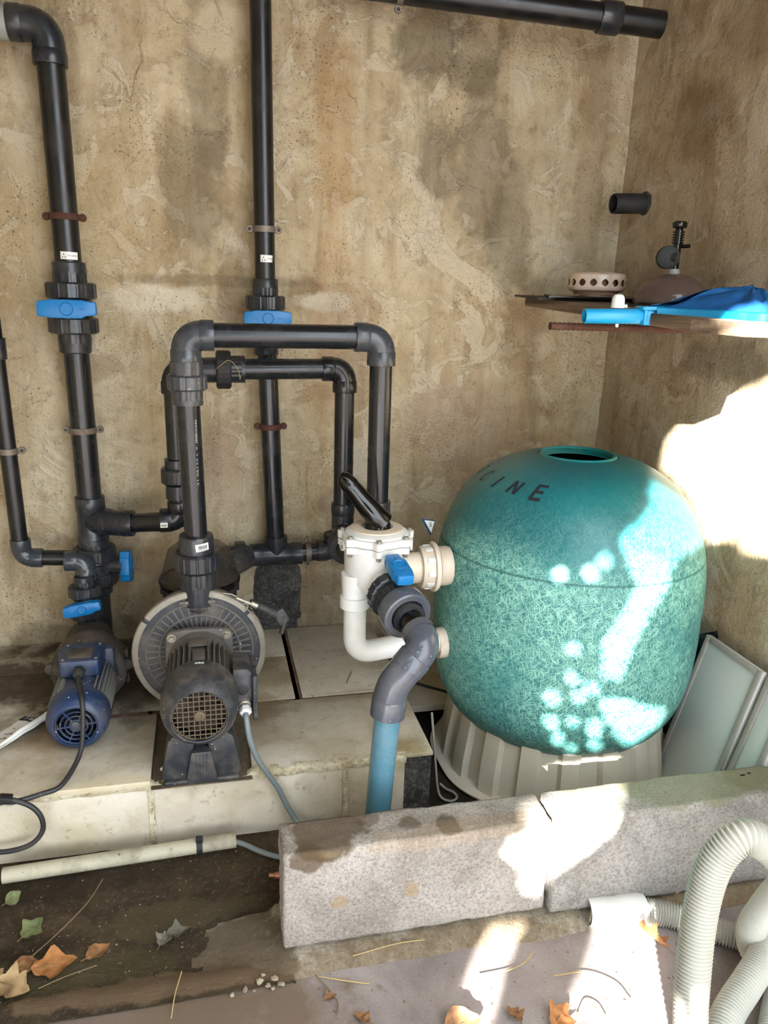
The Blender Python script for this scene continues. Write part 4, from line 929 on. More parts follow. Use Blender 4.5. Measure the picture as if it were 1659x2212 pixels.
# grille: square mesh in a ring
m = MB(); gy = 1.392; R_ = .055
m.lathe((PXc, gy + .006, PZ), F_, [(0, R_ - .003), (.005, R_ - .003), (.005, R_ + .001), (0, R_ + .001)], 48, caps=False)
for i in range(-5, 6):
    q = i * .0106 + .0; L = 2 * math.sqrt(max(0, R_ ** 2 - q * q)) - .001
    m.box((PXc + q, gy + .003, PZ), (.0017, .003, L)); m.box((PXc, gy + .0025, PZ + q), (L, .003, .0017))
m.lathe((PXc, gy + .003, PZ), F_, [(0, .0105), (.004, .0105), (.005, .009), (.005, .005), (.003, .0045)], 24)
m.build('fan_grille', 'brass', bp)
m = MB(); m.lathe((PXc, 1.43, PZ), F_, [(0, .0545), (.002, .0545)], 40); 
for i in range(7):
    a = 2 * PI * i / 7; m.box((PXc + .03 * math.cos(a), 1.421, PZ + .03 * math.sin(a)), (.044, .004, .016), Matrix.Rotation(-a, 3, 'Y') @ Matrix.Rotation(.5, 3, 'X'))
m.build('cooling_fan', plastic('rusty_brown_fan', srgb(52, 36, 30), .8), bp)
ce = MB(); tl_ = V((0, -.72, .69)); 
def onfan(x, y):
    a = PI / 2 - (x + .002) / .0785; return (PXc + .0792 * math.cos(a), 1.452 + .014 - y * .9 + .0, PZ + .0792 * math.sin(a))
put(ce, quadgrid(.0175, .0085, 6), onfan); s_ = ce.build('mark_label', 'label', bp, smooth=180); s_['label'] = 'tiny white CE label'
ce = MB(); vf = text_mesh('C E', .0088, .0125)
put(ce, vf, lambda x, y: tuple(V(onfan(x, y)) + V((0, 0, .0005)))); ce.build('lettering', 'ink', s_, smooth=0)
# terminal box and gland
m = MB(); m.prism([(-.020, -.05), (.018, -.052), (.022, .038), (.010, .052), (-.020, .052)], (PXc + .088, 1.560, PZ + .0), (1, 0, 0), Z_, F_, .085, .004); m.build('terminal_box', 'pump', bp)
m = MB(); m.box((PXc + .113, 1.512, PZ - .012), (.010, .10, .105), None, .003); m.build('box_cover', 'pump', bp)
m = MB(); m.lathe((PXc + .088, 1.476, PZ + .004), F_, [(0, .0125), (.001, .0125), (.0018, .010)], 24); m.build('blanking_cap', 'blackm', bp)
m = MB(); m.lathe((PXc + .092, 1.478, PZ - .028), V((0, -1, -.25)), [(0, .012), (.008, .012), (.009, .010), (.018, .010)], 24); m.build('gland_body', 'bolt', bp)
m = MB(); m.lathe((PXc + .092, 1.462, PZ - .033), V((0, -1, -.25)), [(0, .0125), (.012, .0125), (.015, .009)], 6); o = m.build('gland_nut', 'white', bp)
# foot
m = MB(); zb = .1155
m.prism([(-.034, 0), (.034, 0), (.020, .075), (-.020, .075)], (PXc - .001, 1.440, zb), (1, 0, 0), Z_, Y_, .08, .003)
for s_ in (-1, 1): m.prism([(s_ * .026, .010), (s_ * .070, .006), (s_ * .083, .012), (s_ * .066, .10), (s_ * .045, .115), (s_ * .012, .10)], (PXc - .001, 1.452, zb - .0), (1, 0, 0), Z_, Y_, .09, .003)
m.box((PXc, 1.52, zb + .004), (.150, .12, .008), None, .003)
for s_ in (-1, 1): m.box((PXc + s_ * .052, 1.475, zb + .006), (.05, .07, .010), None, .003)
for q in (-.010, -.003, .004, .011): m.box((PXc - .001 + q, 1.4395, zb + .037), (.0016, .003, .066))
m.build('foot', 'pump', bp)
m = MB(); m.box((PXc, 1.72, zb + .015), (.17, .05, .03), None, .005); m.box((PXc - .05, 1.72, zb + .04), (.03, .05, .06)); m.box((PXc + .05, 1.72, zb + .04), (.03, .05, .06)); m.build('volute_foot', 'pump', bp)
# drain cock on the right
m = MB(); m.cyl((PXc + .12, 1.74, PZ + .09), (PXc + .185, 1.75, PZ + .05), .010, 20); m.box((PXc + .195, 1.75, PZ + .045), (.030, .014, .040), Matrix.Rotation(-.5, 3, 'Y'), .004); m.box((PXc + .20, 1.748, PZ + .02), (.010, .012, .045), Matrix.Rotation(.3, 3, 'Y'), .003); m.build('drain_cock', 'pump', bp)
# strainer housing with clear lid
SX, SY = -.034, 1.945
m = MB(); m.lathe((SX, SY, .12), Z_, [(0, .075), (.20, .080), (.225, .088), (.232, .096), (.262, .098), (.268, .094)], 56); m.cyl((SX + .06, SY + .06, .382), (SX + .13, SY + .165, .382), .034); m.cyl((SX, SY - .04, PZ), (SX, SY - .14, PZ), .055); m.build('strainer_housing', 'pump', bp)
for k in range(14):
    a = 2 * PI * k / 14; m = MB(); m.box((SX + .096 * math.cos(a), SY + .096 * math.sin(a), .362), (.010, .012, .030), Matrix.Rotation(a, 3, 'Z'), .002); m.build('lid_grip', 'blackm', bp)
m = MB(); m.lathe((SX, SY, .372), Z_, [(0, .096), (.002, .103), (.014, .1045), (.018, .102), (.019, .094)], 56, caps=False); m.build('lid_ring', 'black', bp)
m = MB(); m.lathe((SX, SY, .388), Z_, [(0, .101), (.006, .102), (.010, .098), (.022, .094), (.055, .083), (.078, .076), (.086, .068), (.088, .05)], 64, lambda a, j: 1 + .035 * math.cos(8 * a) if j > 3 else 1, caps=False); m.lathe((SX, SY, .475), Z_, [(0, .053), (.0015, .05)], 48); o = m.build('clear_lid', 'lidglass', bp); o['label'] = 'grimy see-through lid'
# white scrap under the pump
m = MB(); m.prism([(0, 0), (.034, .004), (.026, .034)], (PXc - .090, 1.500, .1155), (1, 0, 0), Y_, Z_, .008, .001); tag(m.build('plastic_scrap', 'white_aged'), 'small white wedge lying beside the foot of the black pump', 'scrap')

# ------------------------------------------------------------------ small blue pump
sb = thing('booster_pump', (-.29, 1.7, .12), 'small blue electric pump with a round fan grille, on the left end of the plinth', 'pump')
BX, BZ = -.288, .197; ax = V((.02, -1, 0)).normalized(); B0 = V((-.306, 1.90, BZ))
m = MB(); m.lathe(B0, ax, [(0, .05), (.01, .085), (.03, .092), (.065, .092), (.075, .086), (.080, .070)], 56); m.cyl((-.333, 2.00, .20), (-.333, 2.00, .232), .03); m.cyl((-.31, 1.90, BZ), (-.328, 2.02, BZ), .06)
m.box((-.306 + .088, 1.852, BZ + .0), (.010, .022, .09), None, .003); m.build('volute_casing', 'cast', sb)
m = MB()
for a in (200, 340): 
    a = math.radians(a); c = B0 + ax * .055 + V((math.cos(a) * .095, 0, math.sin(a) * .095 + .045)); m.lathe(c, ax, [(0, .014), (.016, .014)], 20)
m.build('casing_lug', 'cast', sb)
M0 = B0 + ax * .07
m = MB(); m.lathe(M0, ax, [(0, .070), (.02, .066), (.03, .058), (.19, .056)], 44); m.box(M0 + ax * .022 + V((0, 0, .035)), (.128, .032, .085), None, .008); m.build('motor_bracket', 'bluep', sb)
m = MB()
for i in range(40):
    a = 2 * PI * i / 40 + .05
    if abs(a - PI / 2) < .55: continue
    m.box(M0 + ax * .115 + V((.060 * math.cos(a), 0, .060 * math.sin(a))), (.014, .15, .0022), Matrix.Rotation(-a, 3, 'Y'), .0005)
m.build('cooling_fins', 'alu', sb)
m = MB(); c = M0 + ax * .085 + V((-.002, 0, .077)); m.prism([(-.042, -.048), (.042, -.048), (.046, -.03), (.046, .048), (-.046, .048), (-.046, -.03)], c - V((0, 0, .022)), (1, 0.0, 0), Y_, Z_, .040, .004); m.build('terminal_box', 'bluep', sb)
m = MB(); m.box(c + V((0, -.005, .0185)), (.050, .050, .0015), None, .0004); m.build('rating_plate', 'cast', sb)
for (dx, dy) in ((-.036, -.038), (.036, -.038), (-.036, .038), (.036, .038)):
    m = MB(); m.lathe(c + V((dx, dy, .018)), Z_, [(0, .0035), (.0015, .0035), (.002, .002)], 12); m.build('screw', 'bolt', sb)
GLc = c + V((0, -.048, -.006))
m = MB(); m.lathe(GLc, F_, [(0, .014), (.006, .014)], 6); m.lathe(GLc + F_ * .006, F_, [(0, .0115), (.006, .0115), (.007, .0135), (.014, .0125), (.018, .009)], 24); m.build('cable_gland', 'blackm', sb)
Fc = M0 + ax * .19
m = MB(); m.lathe(Fc, ax, [(0, .0645), (.002, .0665), (.035, .066), (.052, .061), (.062, .050), (.063, .0455), (.058, .0445)], 56, caps=False); m.build('fan_cover', 'bluep', sb)
m = MB(); g0 = Fc + ax * .058
for r in (.043, .033, .023, .013): m.lathe(g0, ax, [(0, r - .0014), (.004, r - .0014), (.0048, r), (.004, r + .0014), (0, r + .0014)], 40, caps=False)
for i in range(6):
    a = 2 * PI * i / 6 + .1; m.box(g0 + ax * .002 + V((.027 * math.cos(a), 0, .027 * math.sin(a))), (.035, .004, .0032), Matrix.Rotation(-a, 3, 'Y'))
m.lathe(g0, ax, [(0, .0105), (.005, .0105), (.0065, .008), (.0065, .0001)], 24); m.build('fan_grille', 'bluep', sb)
m = MB(); m.lathe(Fc + ax * .03, ax, [(0, .045), (.001, .045)], 36); m.build('cooling_fan', 'bag', sb)
m = MB(); m.box(M0 + ax * .09 + V((0, 0, -.064)), (.11, .06, .014), None, .004); m.box(M0 + ax * .09 + V((.04, 0, -.045)), (.014, .05, .04)); m.box(M0 + ax * .09 + V((-.04, 0, -.045)), (.014, .05, .04)); m.build('foot', 'bluep', sb)
# black mains cable with a loose loop
m = MB(); m.tube(spline([GLc + V((0, -.012, 0)), GLc + V((.002, -.030, -.004)), (-.284, 1.585, .262), (-.282, 1.555, .205), (-.288, 1.52, .160), (-.315, 1.46, .134), (-.352, 1.440, .131), (-.395, 1.425, .131), (-.425, 1.424, .132), (-.470, 1.424, .110), (-.498, 1.424, .072), (-.480, 1.424, .034), (-.430, 1.422, .020), (-.378, 1.420, .030), (-.350, 1.418, .062), (-.352, 1.418, .100), (-.378, 1.420, .128), (-.43, 1.425, .140), (-.55, 1.43, .132)], 12), .0052, 12)
tag(m.build('mains_cable', 'cableb'), 'black cable from the blue pump, looping over the front edge of the plinth', 'cable')
m = MB(); m.box((-.412, 1.424, .141), (.024, .018, .012), Matrix.Rotation(.2, 3, 'Y'), .002); tag(m.build('cable_clip', 'blackm'), 'small black clip holding the cable loop together at left', 'clip')
# grey cable of the black pump
m = MB(); g1 = V((PXc + .092, 1.450, PZ - .036))
m.tube(spline([g1, g1 + V((.001, -.012, -.010)), (.064, 1.430, .215), (.078, 1.430, .170), (.098, 1.433, .130), (.122, 1.438, .085), (.142, 1.438, .035), (.165, 1.430, -.004), (.20, 1.38, -.024), (.22, 1.34, -.025)], 12), .0062, 12)
tag(m.build('power_cable', 'cableg'), 'grey cable running from the black pump down the front of the plinth', 'cable')
m = MB(); m.tube(spline([(.015, 1.408, -.008), (.045, 1.398, -.014), (.08, 1.375, -.020), (.12, 1.352, -.022), (.16, 1.34, -.022), (.22, 1.33, -.024)], 10), .0055, 12)
tag(m.build('power_cable', 'cableg'), 'grey cable emerging from the right end of the white conduit on the ground', 'cable')
# white conduit
m = MB(); m.lathe((-.425, 1.392, -.012), V((.454, .020, 0)), [(.03, .0125), (.001, .0125), (0, .0155), (.4545, .0155), (.4545, .0125), (.42, .0125)], 36, caps=False)
cd = m.build('conduit', plastic('dirty_white_conduit', srgb(176, 170, 148), .55, (.10, .075, .05, 1), .85, 11)); tag(cd, 'dirty white plastic conduit lying along the foot of the plinth', 'conduit')
m = MB(); m.lathe((-.052, 1.4085, -.012), X_, [(0, .0160), (0, .0180), (.012, .0180), (.012, .0160)], 30, caps=False); m.box((-.046, 1.402, .008), (.014, .010, .014), None, .002); tag(m.build('conduit_clip', 'blackm'), 'black plastic clip gripping the white conduit on the ground', 'clip')
# crumpled leaflet
m = MB(); nx, ny = 26, 16; P00 = V((-.600, 1.600, .128)); U = V((.125, .145, 0)); W = V((.075, -.085, 0))
def leafz(u, v): return .004 + .006 * abs(noise.noise(V((u * 3, v * 3, 1)))) + .012 * math.exp(-((v - .95 + .1 * u) / .16) ** 2)
for j in range(ny + 1):
    for i in range(nx + 1):
        u, v = i / nx, j / ny; p = V((-.528, 1.618, .1275)) + V((.085, .135, 0)) * u + V((.060, -.024, 0)) * v; m.v.append(p + V((0, 0, leafz(u, v))))
for j in range(ny):
    for i in range(nx): a = j * (nx + 1) + i; m.f.append((a, a + 1, a + nx + 2, a + nx + 1))
lf = m.build('leaflet', 'paper', smooth=180); tag(lf, 'crumpled white leaflet with a black printed strip lying left of the blue pump', 'leaflet')
def lp_(u, v, dz=.0012): return tuple(V((-.528, 1.618, .1275)) + V((.085, .135, 0)) * u + V((.060, -.024, 0)) * v + V((0, 0, leafz(u, v) + dz)))
m = MB(); put(m, quadgrid(.13, .98, 4, 16, .93, .49), lambda u, v: lp_(u, v)); q = m.build('black_strip', 'ink', lf, smooth=180)
m = MB(); put(m, text_mesh('7 BAC', .10, .62), lambda x, y: lp_(.93 + y * .9, .45 + x, .002)); m.build('strip_lettering', 'label', lf, smooth=0)
m = MB()
for (u, v0, v1, h) in ((.66, .22, .30, .022), (.50, .22, .62, .02), (.38, .16, .62, .02), (.22, .2, .60, .018)):
    rg = random.Random(int(u * 100)); v = v0
    while v < v1: w_ = rg.uniform(.02, .06); put(m, quadgrid(h, w_, 1, 2, u, v + w_ / 2), lambda a, b: lp_(a, b)); v += w_ + .012
m.build('printed_lines', 'cast', lf, smooth=180)
m = MB(); k = 22
for i in range(31):
    t = i / 30; c = V(lp_(t * .98, .94)) ; r = .003 + .0045 * t
    for s_ in range(k + 1):
        a = 2 * PI * s_ / k * 1.15; rr_ = r * (1 - .10 * s_ / k) * (1 + .02 * math.sin(t * 90)); m.v.append(c + V((.10, -.018, 0)).normalized() * rr_ * math.cos(a) + V((0, 0, rr_ * math.sin(a) + .004)))
for i in range(30):
    for s_ in range(k): a = i * (k + 1) + s_; m.f.append((a, a + 1, a + k + 2, a + k + 1))
m.build('rolled_edge', 'label', lf, smooth=180)

# ------------------------------------------------------------------ shelf in the corner
rb = MB(); rb.lathe((.688, 1.50, 1.063), V((1, .0, -.005)), [(i * .0035, .0072 + (.0011 if (i % 3 == 0) else 0)) for i in range(147)], 16)
tag(rb.build('rebar', 'rust'), 'rusty ribbed steel bar sticking out of the right wall under the shelf board', 'bar')
m = MB(); Rb = Matrix.Rotation(math.atan(.036), 3, 'X')
m.prism([(.868, .885), (.865, .10), (.905, .0), (.955, -.005), (1.185, .335), (1.185, .93), (.93, .945)], (0, 1.185, 1.0625), Rb @ X_, Rb @ Y_, Rb @ Z_, .024, .003)
tag(m.build('shelf_board', 'wood'), 'rough weathered shelf board along the right wall, resting on the rusty bar', 'board')
def bz(y): return 1.0865 + (y - 1.185) * .036
def plate(name, c, pts, h, mat, lab, cat, g=None, rot=(.035, 0, 0)):
    m = MB(); R = Matrix.Rotation(.036, 3, 'X'); m.prism(pts, c, R @ X_, R @ Y_, R @ Z_, h, h * .2); return tag(m.build(name, mat), lab, cat, g)
plate('filter_plate', (.93, 1.945, bz(1.945) + .0005), [(-.10, -.05), (.19, -.05), (.19, .11), (-.10, .11)], .005, 'blackm', 'thin black flat plate under the round dispenser on the shelf, lower of two', 'plate')
plate('filter_plate', (.96, 1.90, bz(1.90) + .0065), [(-.115, -.035), (.20, -.035), (.21, .13), (-.055, .13), (-.075, .04)], .0045, 'black', 'upper black flat plate on the shelf, directly below the cream round dispenser', 'plate')
# chlorine dispenser: drum with round holes
ds = thing('chlorine_dispenser', (1.002, 1.92, 1.12), 'cream round floating dispenser with a row of holes in its side, on the shelf', 'dispenser')
DC = V((1.004, 1.925, bz(1.90) + .012))
NH = 16; segd = NH * 26; m = MB()
rows = [(.012, .034), (.0125, .066), (.016, .0715), (.020, .0728)]; zs = [.024 + .0032 * i for i in range(13)]
prof2 = [(.0, .040), (.010, .040), (.012, .062), (.016, .0705), (.022, .0735)] + [(z, .0738) for z in [.0235 + .0011 * i for i in range(21)]] + [(.047, .0738), (.054, .0725), (.058, .067), (.0605, .05), (.062, .012)]
ks = [m.ring(DC + Z_ * t, X_, Y_, r, segd) for t, r in prof2]; hz = .0345
for a_, (p0, p1) in enumerate(zip(prof2, prof2[1:])):
    zc = (p0[0] + p1[0]) / 2
    for i in range(segd):
        j = (i + 1) % segd; ang = ((i + .5) / segd * NH) % 1 - .5; d_ = math.hypot(ang * 2 * PI / NH * .0738, zc - hz)
        if d_ < .0086 and 4 <= a_ <= 25: continue
        m.f.append((ks[a_] + i, ks[a_] + j, ks[a_ + 1] + j, ks[a_ + 1] + i))
m.f.append(tuple(reversed(range(ks[0], ks[0] + segd)))); m.f.append(tuple(range(ks[-1], ks[-1] + segd)))
cream = NT('yellowed_cream_plastic'); n_ = cream.noise(14, 6, .6)
cream = cream.fin(cream.ramp(n_, [(.3, srgb(186, 150, 118)), (.5, srgb(206, 188, 172)), (.7, srgb(214, 204, 200))]), .25)
m.build('drum', cream, ds)
m = MB(); m.lathe(DC + Z_ * .005, Z_, [(0, .058), (.045, .058)], 40); m.build('inner_cup', plastic('brown_inner', srgb(128, 92, 66), .6), ds)
# smoky dome with a black ribbed post
dm = thing('dome_cover', (1.088, 1.68, 1.11), 'smoky see-through dome with a black ribbed post on top, on the shelf', 'dome')
DD = V((1.082, 1.70, bz(1.70) + .006)); 
m = MB(); m.lathe(DD, Z_, [(0, .092), (.002, .092), (.003, .086)] + [(.003 + .068 * math.sin(a), .086 * math.cos(a)) for a in [PI / 2 * i / 14 for i in range(1, 15)]], 56, caps=False); o = m.build('dome', 'smoky', dm)
m = MB(); m.lathe(DD, Z_, [(0, .092), (0, .096), (.004, .096), (.004, .090)], 48, caps=False); m.build('rim', 'black', dm)
m = MB(); m.lathe(DD + Z_ * .068, Z_, [(0, .010), (.002, .013), (.012, .012), (.013, .0105)], 24); m.build('collar', 'greypipe', dm)
m = MB(); pr = [(0, .0085), (.012, .0095), (.066, .0095)] 
for i in range(5): pr += [(.067 + i * .006, .0135), (.070 + i * .006, .0135), (.0705 + i * .006, .009), (.0725 + i * .006, .009)]
pr += [(.100, .008), (.101, .0145), (.104, .0165), (.113, .0165), (.116, .013), (.116, .002)]
m.lathe(DD + Z_ * .070, Z_, pr, 30); m.build('post', 'black', dm)
m = MB(); m.lathe(DD + V((-.016, .012, .106)), V((-.35, -1, 0)), [(0, .022), (.002, .026), (.020, .026), (.022, .022)], 36); m.lathe(DD + V((-.016, .012, .106)), V((.35, -1, 0)), [(.02, .012), (.028, .010)], 20); m.build('side_knob', 'blackm', dm)
m = MB(); m.cyl(DD + V((.004, 0, .131)), DD + V((.030, -.004, .133)), .0045, 14); m.build('side_pin', 'black', dm)
plate('grey_tray', (1.07, 1.645, bz(1.645) + .0005), [(-.095, -.09), (.10, -.09), (.10, .13), (-.095, .13)], .004, 'bag', 'flat dark sheet under the smoky dome on the shelf', 'sheet')
# skimmer net
sk = thing('skimmer_net', (.93, 1.35, 1.09), 'bright blue pool skimmer net lying on the front of the shelf', 'net')
H0, H1 = V((.737, 1.452, 1.0855)), V((.856, 1.440, 1.0880)); hd = (H1 - H0).normalized()
m = MB(); m.lathe(H0, hd, [(.05, .0118), (.0, .0118), (0, .0138), (.001, .0145), (.112, .0150), (.118, .0135)], 36, caps=False); m.build('handle_socket', 'netblue', sk)
m = MB(); m.box(H1 + V((.004, 0, .001)), (.014, .034, .036), None, .004); m.box(H1 + V((.028, -.002, -.003)), (.050, .032, .030), Matrix.Rotation(.05, 3, 'Y'), .004); m.prism([(-.03, -.018), (.045, -.04), (.045, .065), (-.03, .018)], H1 + V((.022, 0, .012)), X_, Y_, Z_, .008, .003); m.build('bracket', 'netblue', sk)
fr = [(.875, 1.415, 1.090), (.905, 1.385, 1.090), (.935, 1.33, 1.0895), (.962, 1.27, 1.088), (.985, 1.24, 1.087), (1.02, 1.25, 1.087), (1.06, 1.30, 1.089), (1.09, 1.36, 1.093), (1.10, 1.43, 1.097), (1.07, 1.47, 1.100), (1.0, 1.48, 1.100), (.92, 1.465, 1.097), (.88, 1.44, 1.094)]
pts_ = spline(fr, 8); m = MB(); k = len(m.v)
for i, p in enumerate(pts_):
    t = (pts_[min(i + 1, len(pts_) - 1)] - pts_[max(i - 1, 0)]).normalized(); sd = t.cross(Z_).normalized()
    for (a, b) in ((-.003, -.013), (.003, -.013), (.003, .015), (.006, .017), (-.006, .017), (-.003, .015)): m.v.append(p + sd * a + Z_ * b)
for i in range(len(pts_) - 1):
    for e in range(6): a = i * 6; m.f.append((a + e, a + (e + 1) % 6, a + 6 + (e + 1) % 6, a + 6 + e))
m.build('frame', 'netblue', sk)
m = MB(); nx, ny = 60, 26; cx3 = V((1.04, 1.33, 1.1))
for j in range(ny + 1):
    for i in range(nx + 1):
        u, v = i / nx, j / ny; p = pts_[int(u * (len(pts_) - 1))]; q = p.lerp(V((1.03, 1.345, 1.10)), v)
        fold = .009 * noise.noise(V((u * 16, v * 2.5, 2))) + .004 * noise.noise(V((u * 40, v * 6, 5)))
        rise = .034 * math.sin(min(1, v * 1.25) * PI * .5) ** 1.2
        m.v.append(V((q.x, q.y, q.z + .014 + rise * (1 if u < .98 else 1) + fold * min(1, v * 4))))
for j in range(ny):
    for i in range(nx): a = j * (nx + 1) + i; m.f.append((a, a + 1, a + nx + 2, a + nx + 1))
m.build('mesh_bag', 'clothb', sk, smooth=180)
m = MB(); m.lathe((.806, 1.448, 1.103), Z_, [(0, .0135), (.018, .0125), (.025, .009), (.027, .003)], 20); m.lathe((.818, 1.438, 1.104), Z_, [(0, .004), (.006, .003)], 10); o = m.build('bottle_cap', 'white'); tag(o, 'small translucent white cap standing on the handle of the blue net', 'cap')
m = MB(); m.lathe((.803, 1.438, 1.0655), Z_, [(0, .002), (.003, .0035), (.007, .003)], 12); m.build('drip', 'white', o)

# ------------------------------------------------------------------ white door panels leaning on the right wall
def panel(name, x0, y0, y1, ztop_, xb, label, inner=True):
    """panel standing at xb on the floor, leaning until its top touches the wall at x0"""
    t = thing(name, (xb, (y0 + y1) / 2, -.03), label, 'panel', 'white panels leaning on the right wall'); L = math.hypot(x0 - xb, ztop_ + .03); up_ = V((x0 - xb, 0, ztop_ + .03)).normalized(); n_ = V((-up_.z, 0, up_.x))
    O = V((xb, (y0 + y1) / 2, -.03)); W_ = y1 - y0
    m = MB(); m.prism([(-W_ / 2, 0), (W_ / 2, 0), (W_ / 2, L), (-W_ / 2, L)], O, Y_, up_, n_, .012, .002); m.build('board', 'door', t)
    m = MB(); e = .014
    for (a0, a1, b0, b1) in ((W_ / 2 - e, W_ / 2, 0, L), (-W_ / 2, -W_ / 2 + e, 0, L), (-W_ / 2 + e, W_ / 2 - e, L - e, L)): m.prism([(a0, b0), (a1, b0), (a1, b1), (a0, b1)], O + n_ * .0125, Y_, up_, n_, .004, .001)
    m.build('rim', 'dooredge', t)
panel('white_panel', 1.163, 1.278, 1.472, .352, 1.062, 'off-white panel with a grimy rim leaning on the right wall, nearest the tank')
panel('white_panel', 1.170, 1.19, 1.268, .349, 1.066, 'second off-white panel on the right wall, at the photo edge')
m = MB(); rg = random.Random(2)
for j in range(22):
    for i in range(16):
        u, v = i / 15, j / 21; n_ = noise.noise(V((u * 7, v * 7, 1))) * .03 + noise.noise(V((u * 20, v * 20, 4))) * .01
        m.v.append(V((1.165 - .05 * (1 - v) + n_ * .6 - .03 * math.sin(u * PI), 1.46 + u * .17, -.03 + v * (.40 - .12 * u) )))
for j in range(21):
    for i in range(15): a = j * 16 + i; m.f.append((a, a + 1, a + 17, a + 16))
tag(m.build('plastic_bag', 'bag', smooth=180), 'crumpled black plastic sheet between the teal tank and the leaning panels', 'bag')
m = MB(); m.box((1.09, 1.53, .0), (.05, .05, .13), Matrix.Rotation(.25, 3, 'Y'), .01); tag(m.build('rubble', 'mortar'), 'lump of rubble wedged beside the white panel, behind the curb', 'rubble')

# metal hook rod and dark rod near the tank foot
m = MB(); m.tube(spline([(.498, 1.56, .16), (.500, 1.53, .08), (.502, 1.50, .0), (.508, 1.483, -.022), (.528, 1.470, -.025), (.545, 1.478, -.024), (.543, 1.497, -.023), (.528, 1.510, -.020), (.515, 1.522, -.012)], 10), .003, 10)
tag(m.build('hook_rod', 'alu'), 'bent metal rod ending in a loop on the ground between plinth and tank stand', 'rod')
m = MB(); m.cyl((.47, 1.86, .10), (.70, 1.84, .02), .004, 10); tag(m.build('thin_rod', 'cableb'), 'thin black rod lying behind the tank, by the plinth edge', 'rod')
m = MB(); m.lathe((.112, 1.30, -.020), V((-1, .1, .1)), [(-.03, .0065), (.006, .0065), (.010, .006), (.012, .004), (.022, .004)], 14); o = m.build('cable_end', plastic('copper_end', srgb(166, 110, 84), .4, Metallic=.5)); tag(o, 'stub of copper pipe poking out beside the left concrete block', 'stub')

# ------------------------------------------------------------------ corrugated hose
def hose(pts, r, pitch=.0056, seg=24, depth=.0026):
    p = resample(spline(pts, 24), pitch / 5); m = MB()
    m.tube(p, [r + depth * math.cos(2 * PI * i / 5) for i in range(len(p))], seg, caps=True); return m
HR = .0215
ho = thing('vacuum_hose', (.80, .90, -.03), 'white ribbed vacuum hose in loops on the floor at lower right, one loop standing up', 'hose')
hose([(.772, 1.066, -.006), (.83, 1.043, -.007), (.89, .995, -.006), (.96, .945, -.006), (1.03, .88, -.006), (1.10, .80, -.005)], HR).build('lying_length', 'hose', ho)
hose([(.60, .56, -.006), (.640, .66, .02), (.652, .735, .10), (.669, .775, .20), (.684, .795, .285), (.702, .80, .346), (.731, .795, .380), (.765, .790, .368), (.81, .79, .325), (.855, .82, .265), (.888, .865, .20), (.903, .905, .12), (.906, .925, .055), (.918, .915, .010), (.955, .875, -.003), (1.05, .78, -.005)], HR + .001).build('standing_loop', 'hose', ho)
hose([(1.04, .985, .030), (.98, .955, .034), (.94, .922, .034), (.90, .885, .034), (.845, .85, .030), (.785, .815, .016), (.735, .77, -.002), (.68, .70, -.006)], HR + .001).build('crossing_length', 'hose', ho)
hose([(1.0, .91, .0), (.93, .86, -.002), (.86, .795, -.004), (.80, .73, -.006), (.74, .66, -.006)], HR).build('lower_length', 'hose', ho)
m = MB(); cd_ = V((1, -.13, 0)).normalized(); c0 = V((.676, 1.080, -.005))
m.lathe(c0, cd_, [(.07, .0245), (0, .0245), (0, .0275), (.055, .0265), (.060, .0280), (.100, .0285), (.112, .026), (.112, .02)], 44, caps=False); m.build('cuff', 'white', ho)

# ------------------------------------------------------------------ leaves, twigs, pebbles
def leaf(c, size, rot, mat, label, curl=.35, tilt=0.0, seed=0, lobes=0, group='dry fallen leaves on the ground'):
    m = MB(); n1, n2 = 12, 8; R = Matrix.Rotation(rot, 3, 'Z') @ Matrix.Rotation(tilt, 3, 'X')
    for j in range(n2 + 1):
        for i in range(n1 + 1):
            u = i / n1; v = j / n2 * 2 - 1; w_ = .36 * math.sin(PI * u ** .8) * (1 + .28 * math.cos(u * lobes * 2 * PI) * (1 if lobes else 0)) + .01
            x, y = (u - .5), v * w_; z = curl * y * y * 1.6 + .10 * noise.noise(V((x * 5 + seed, y * 5, seed))) + curl * .35 * (u - .5) ** 2
            m.v.append(V(c) + R @ V((x * size, y * size, z * size)))
    for j in range(n2):
        for i in range(n1): a = j * (n1 + 1) + i; m.f.append((a, a + 1, a + n1 + 2, a + n1 + 1))
    o = m.build('dry_leaf', mat, smooth=180); tag(o, label, 'leaf', group)
    m = MB(); m.tube([V(c) + R @ V((-.72 * size, .02 * size, .02 * size)), V(c) + R @ V((-.5 * size, 0, .03 * size)), V(c) + R @ V((0, 0, .03 * size))], .0008, 6); m.build('stalk', 'twig', o)
    return o
G0 = -.028
leaf((.760, 1.000, .000), .075, 1.9, 'leaf_o', 'orange curled leaf standing against the white hose on the concrete floor', .9, .9, 3, 3)
leaf((.845, .985, G0 + .004), .035, .5, 'leaf_p', 'small tan leaf on the concrete between the hose lengths', .5, .1, 5)
leaf((.535, .898, G0 + .004), .055, .7, 'leaf_o', 'orange crumpled leaf on the concrete near the bottom edge, right of centre', 1.0, .3, 6, 2)
leaf((.372, .915, G0 + .006), .065, .1, 'leaf_b', 'brown curled leaf at the bottom edge of the concrete floor, below the curb', .9, .2, 8)
leaf((.462, .915, G0 + .004), .035, 1.9, 'leaf_b', 'dark shrivelled leaf between the two larger leaves at the bottom edge', 1.2, .2, 9, 3)
leaf((.215, .960, G0 + .002), .030, 2.4, 'leaf_b', 'little brown broken leaf on the concrete below the left block', .9, .1, 10, 3)
leaf((.170, 1.010, G0 + .002), .022, .2, 'leaf_b', 'tiny brown leaf bit on the concrete below the curb corner', .8, .1, 11, 3)
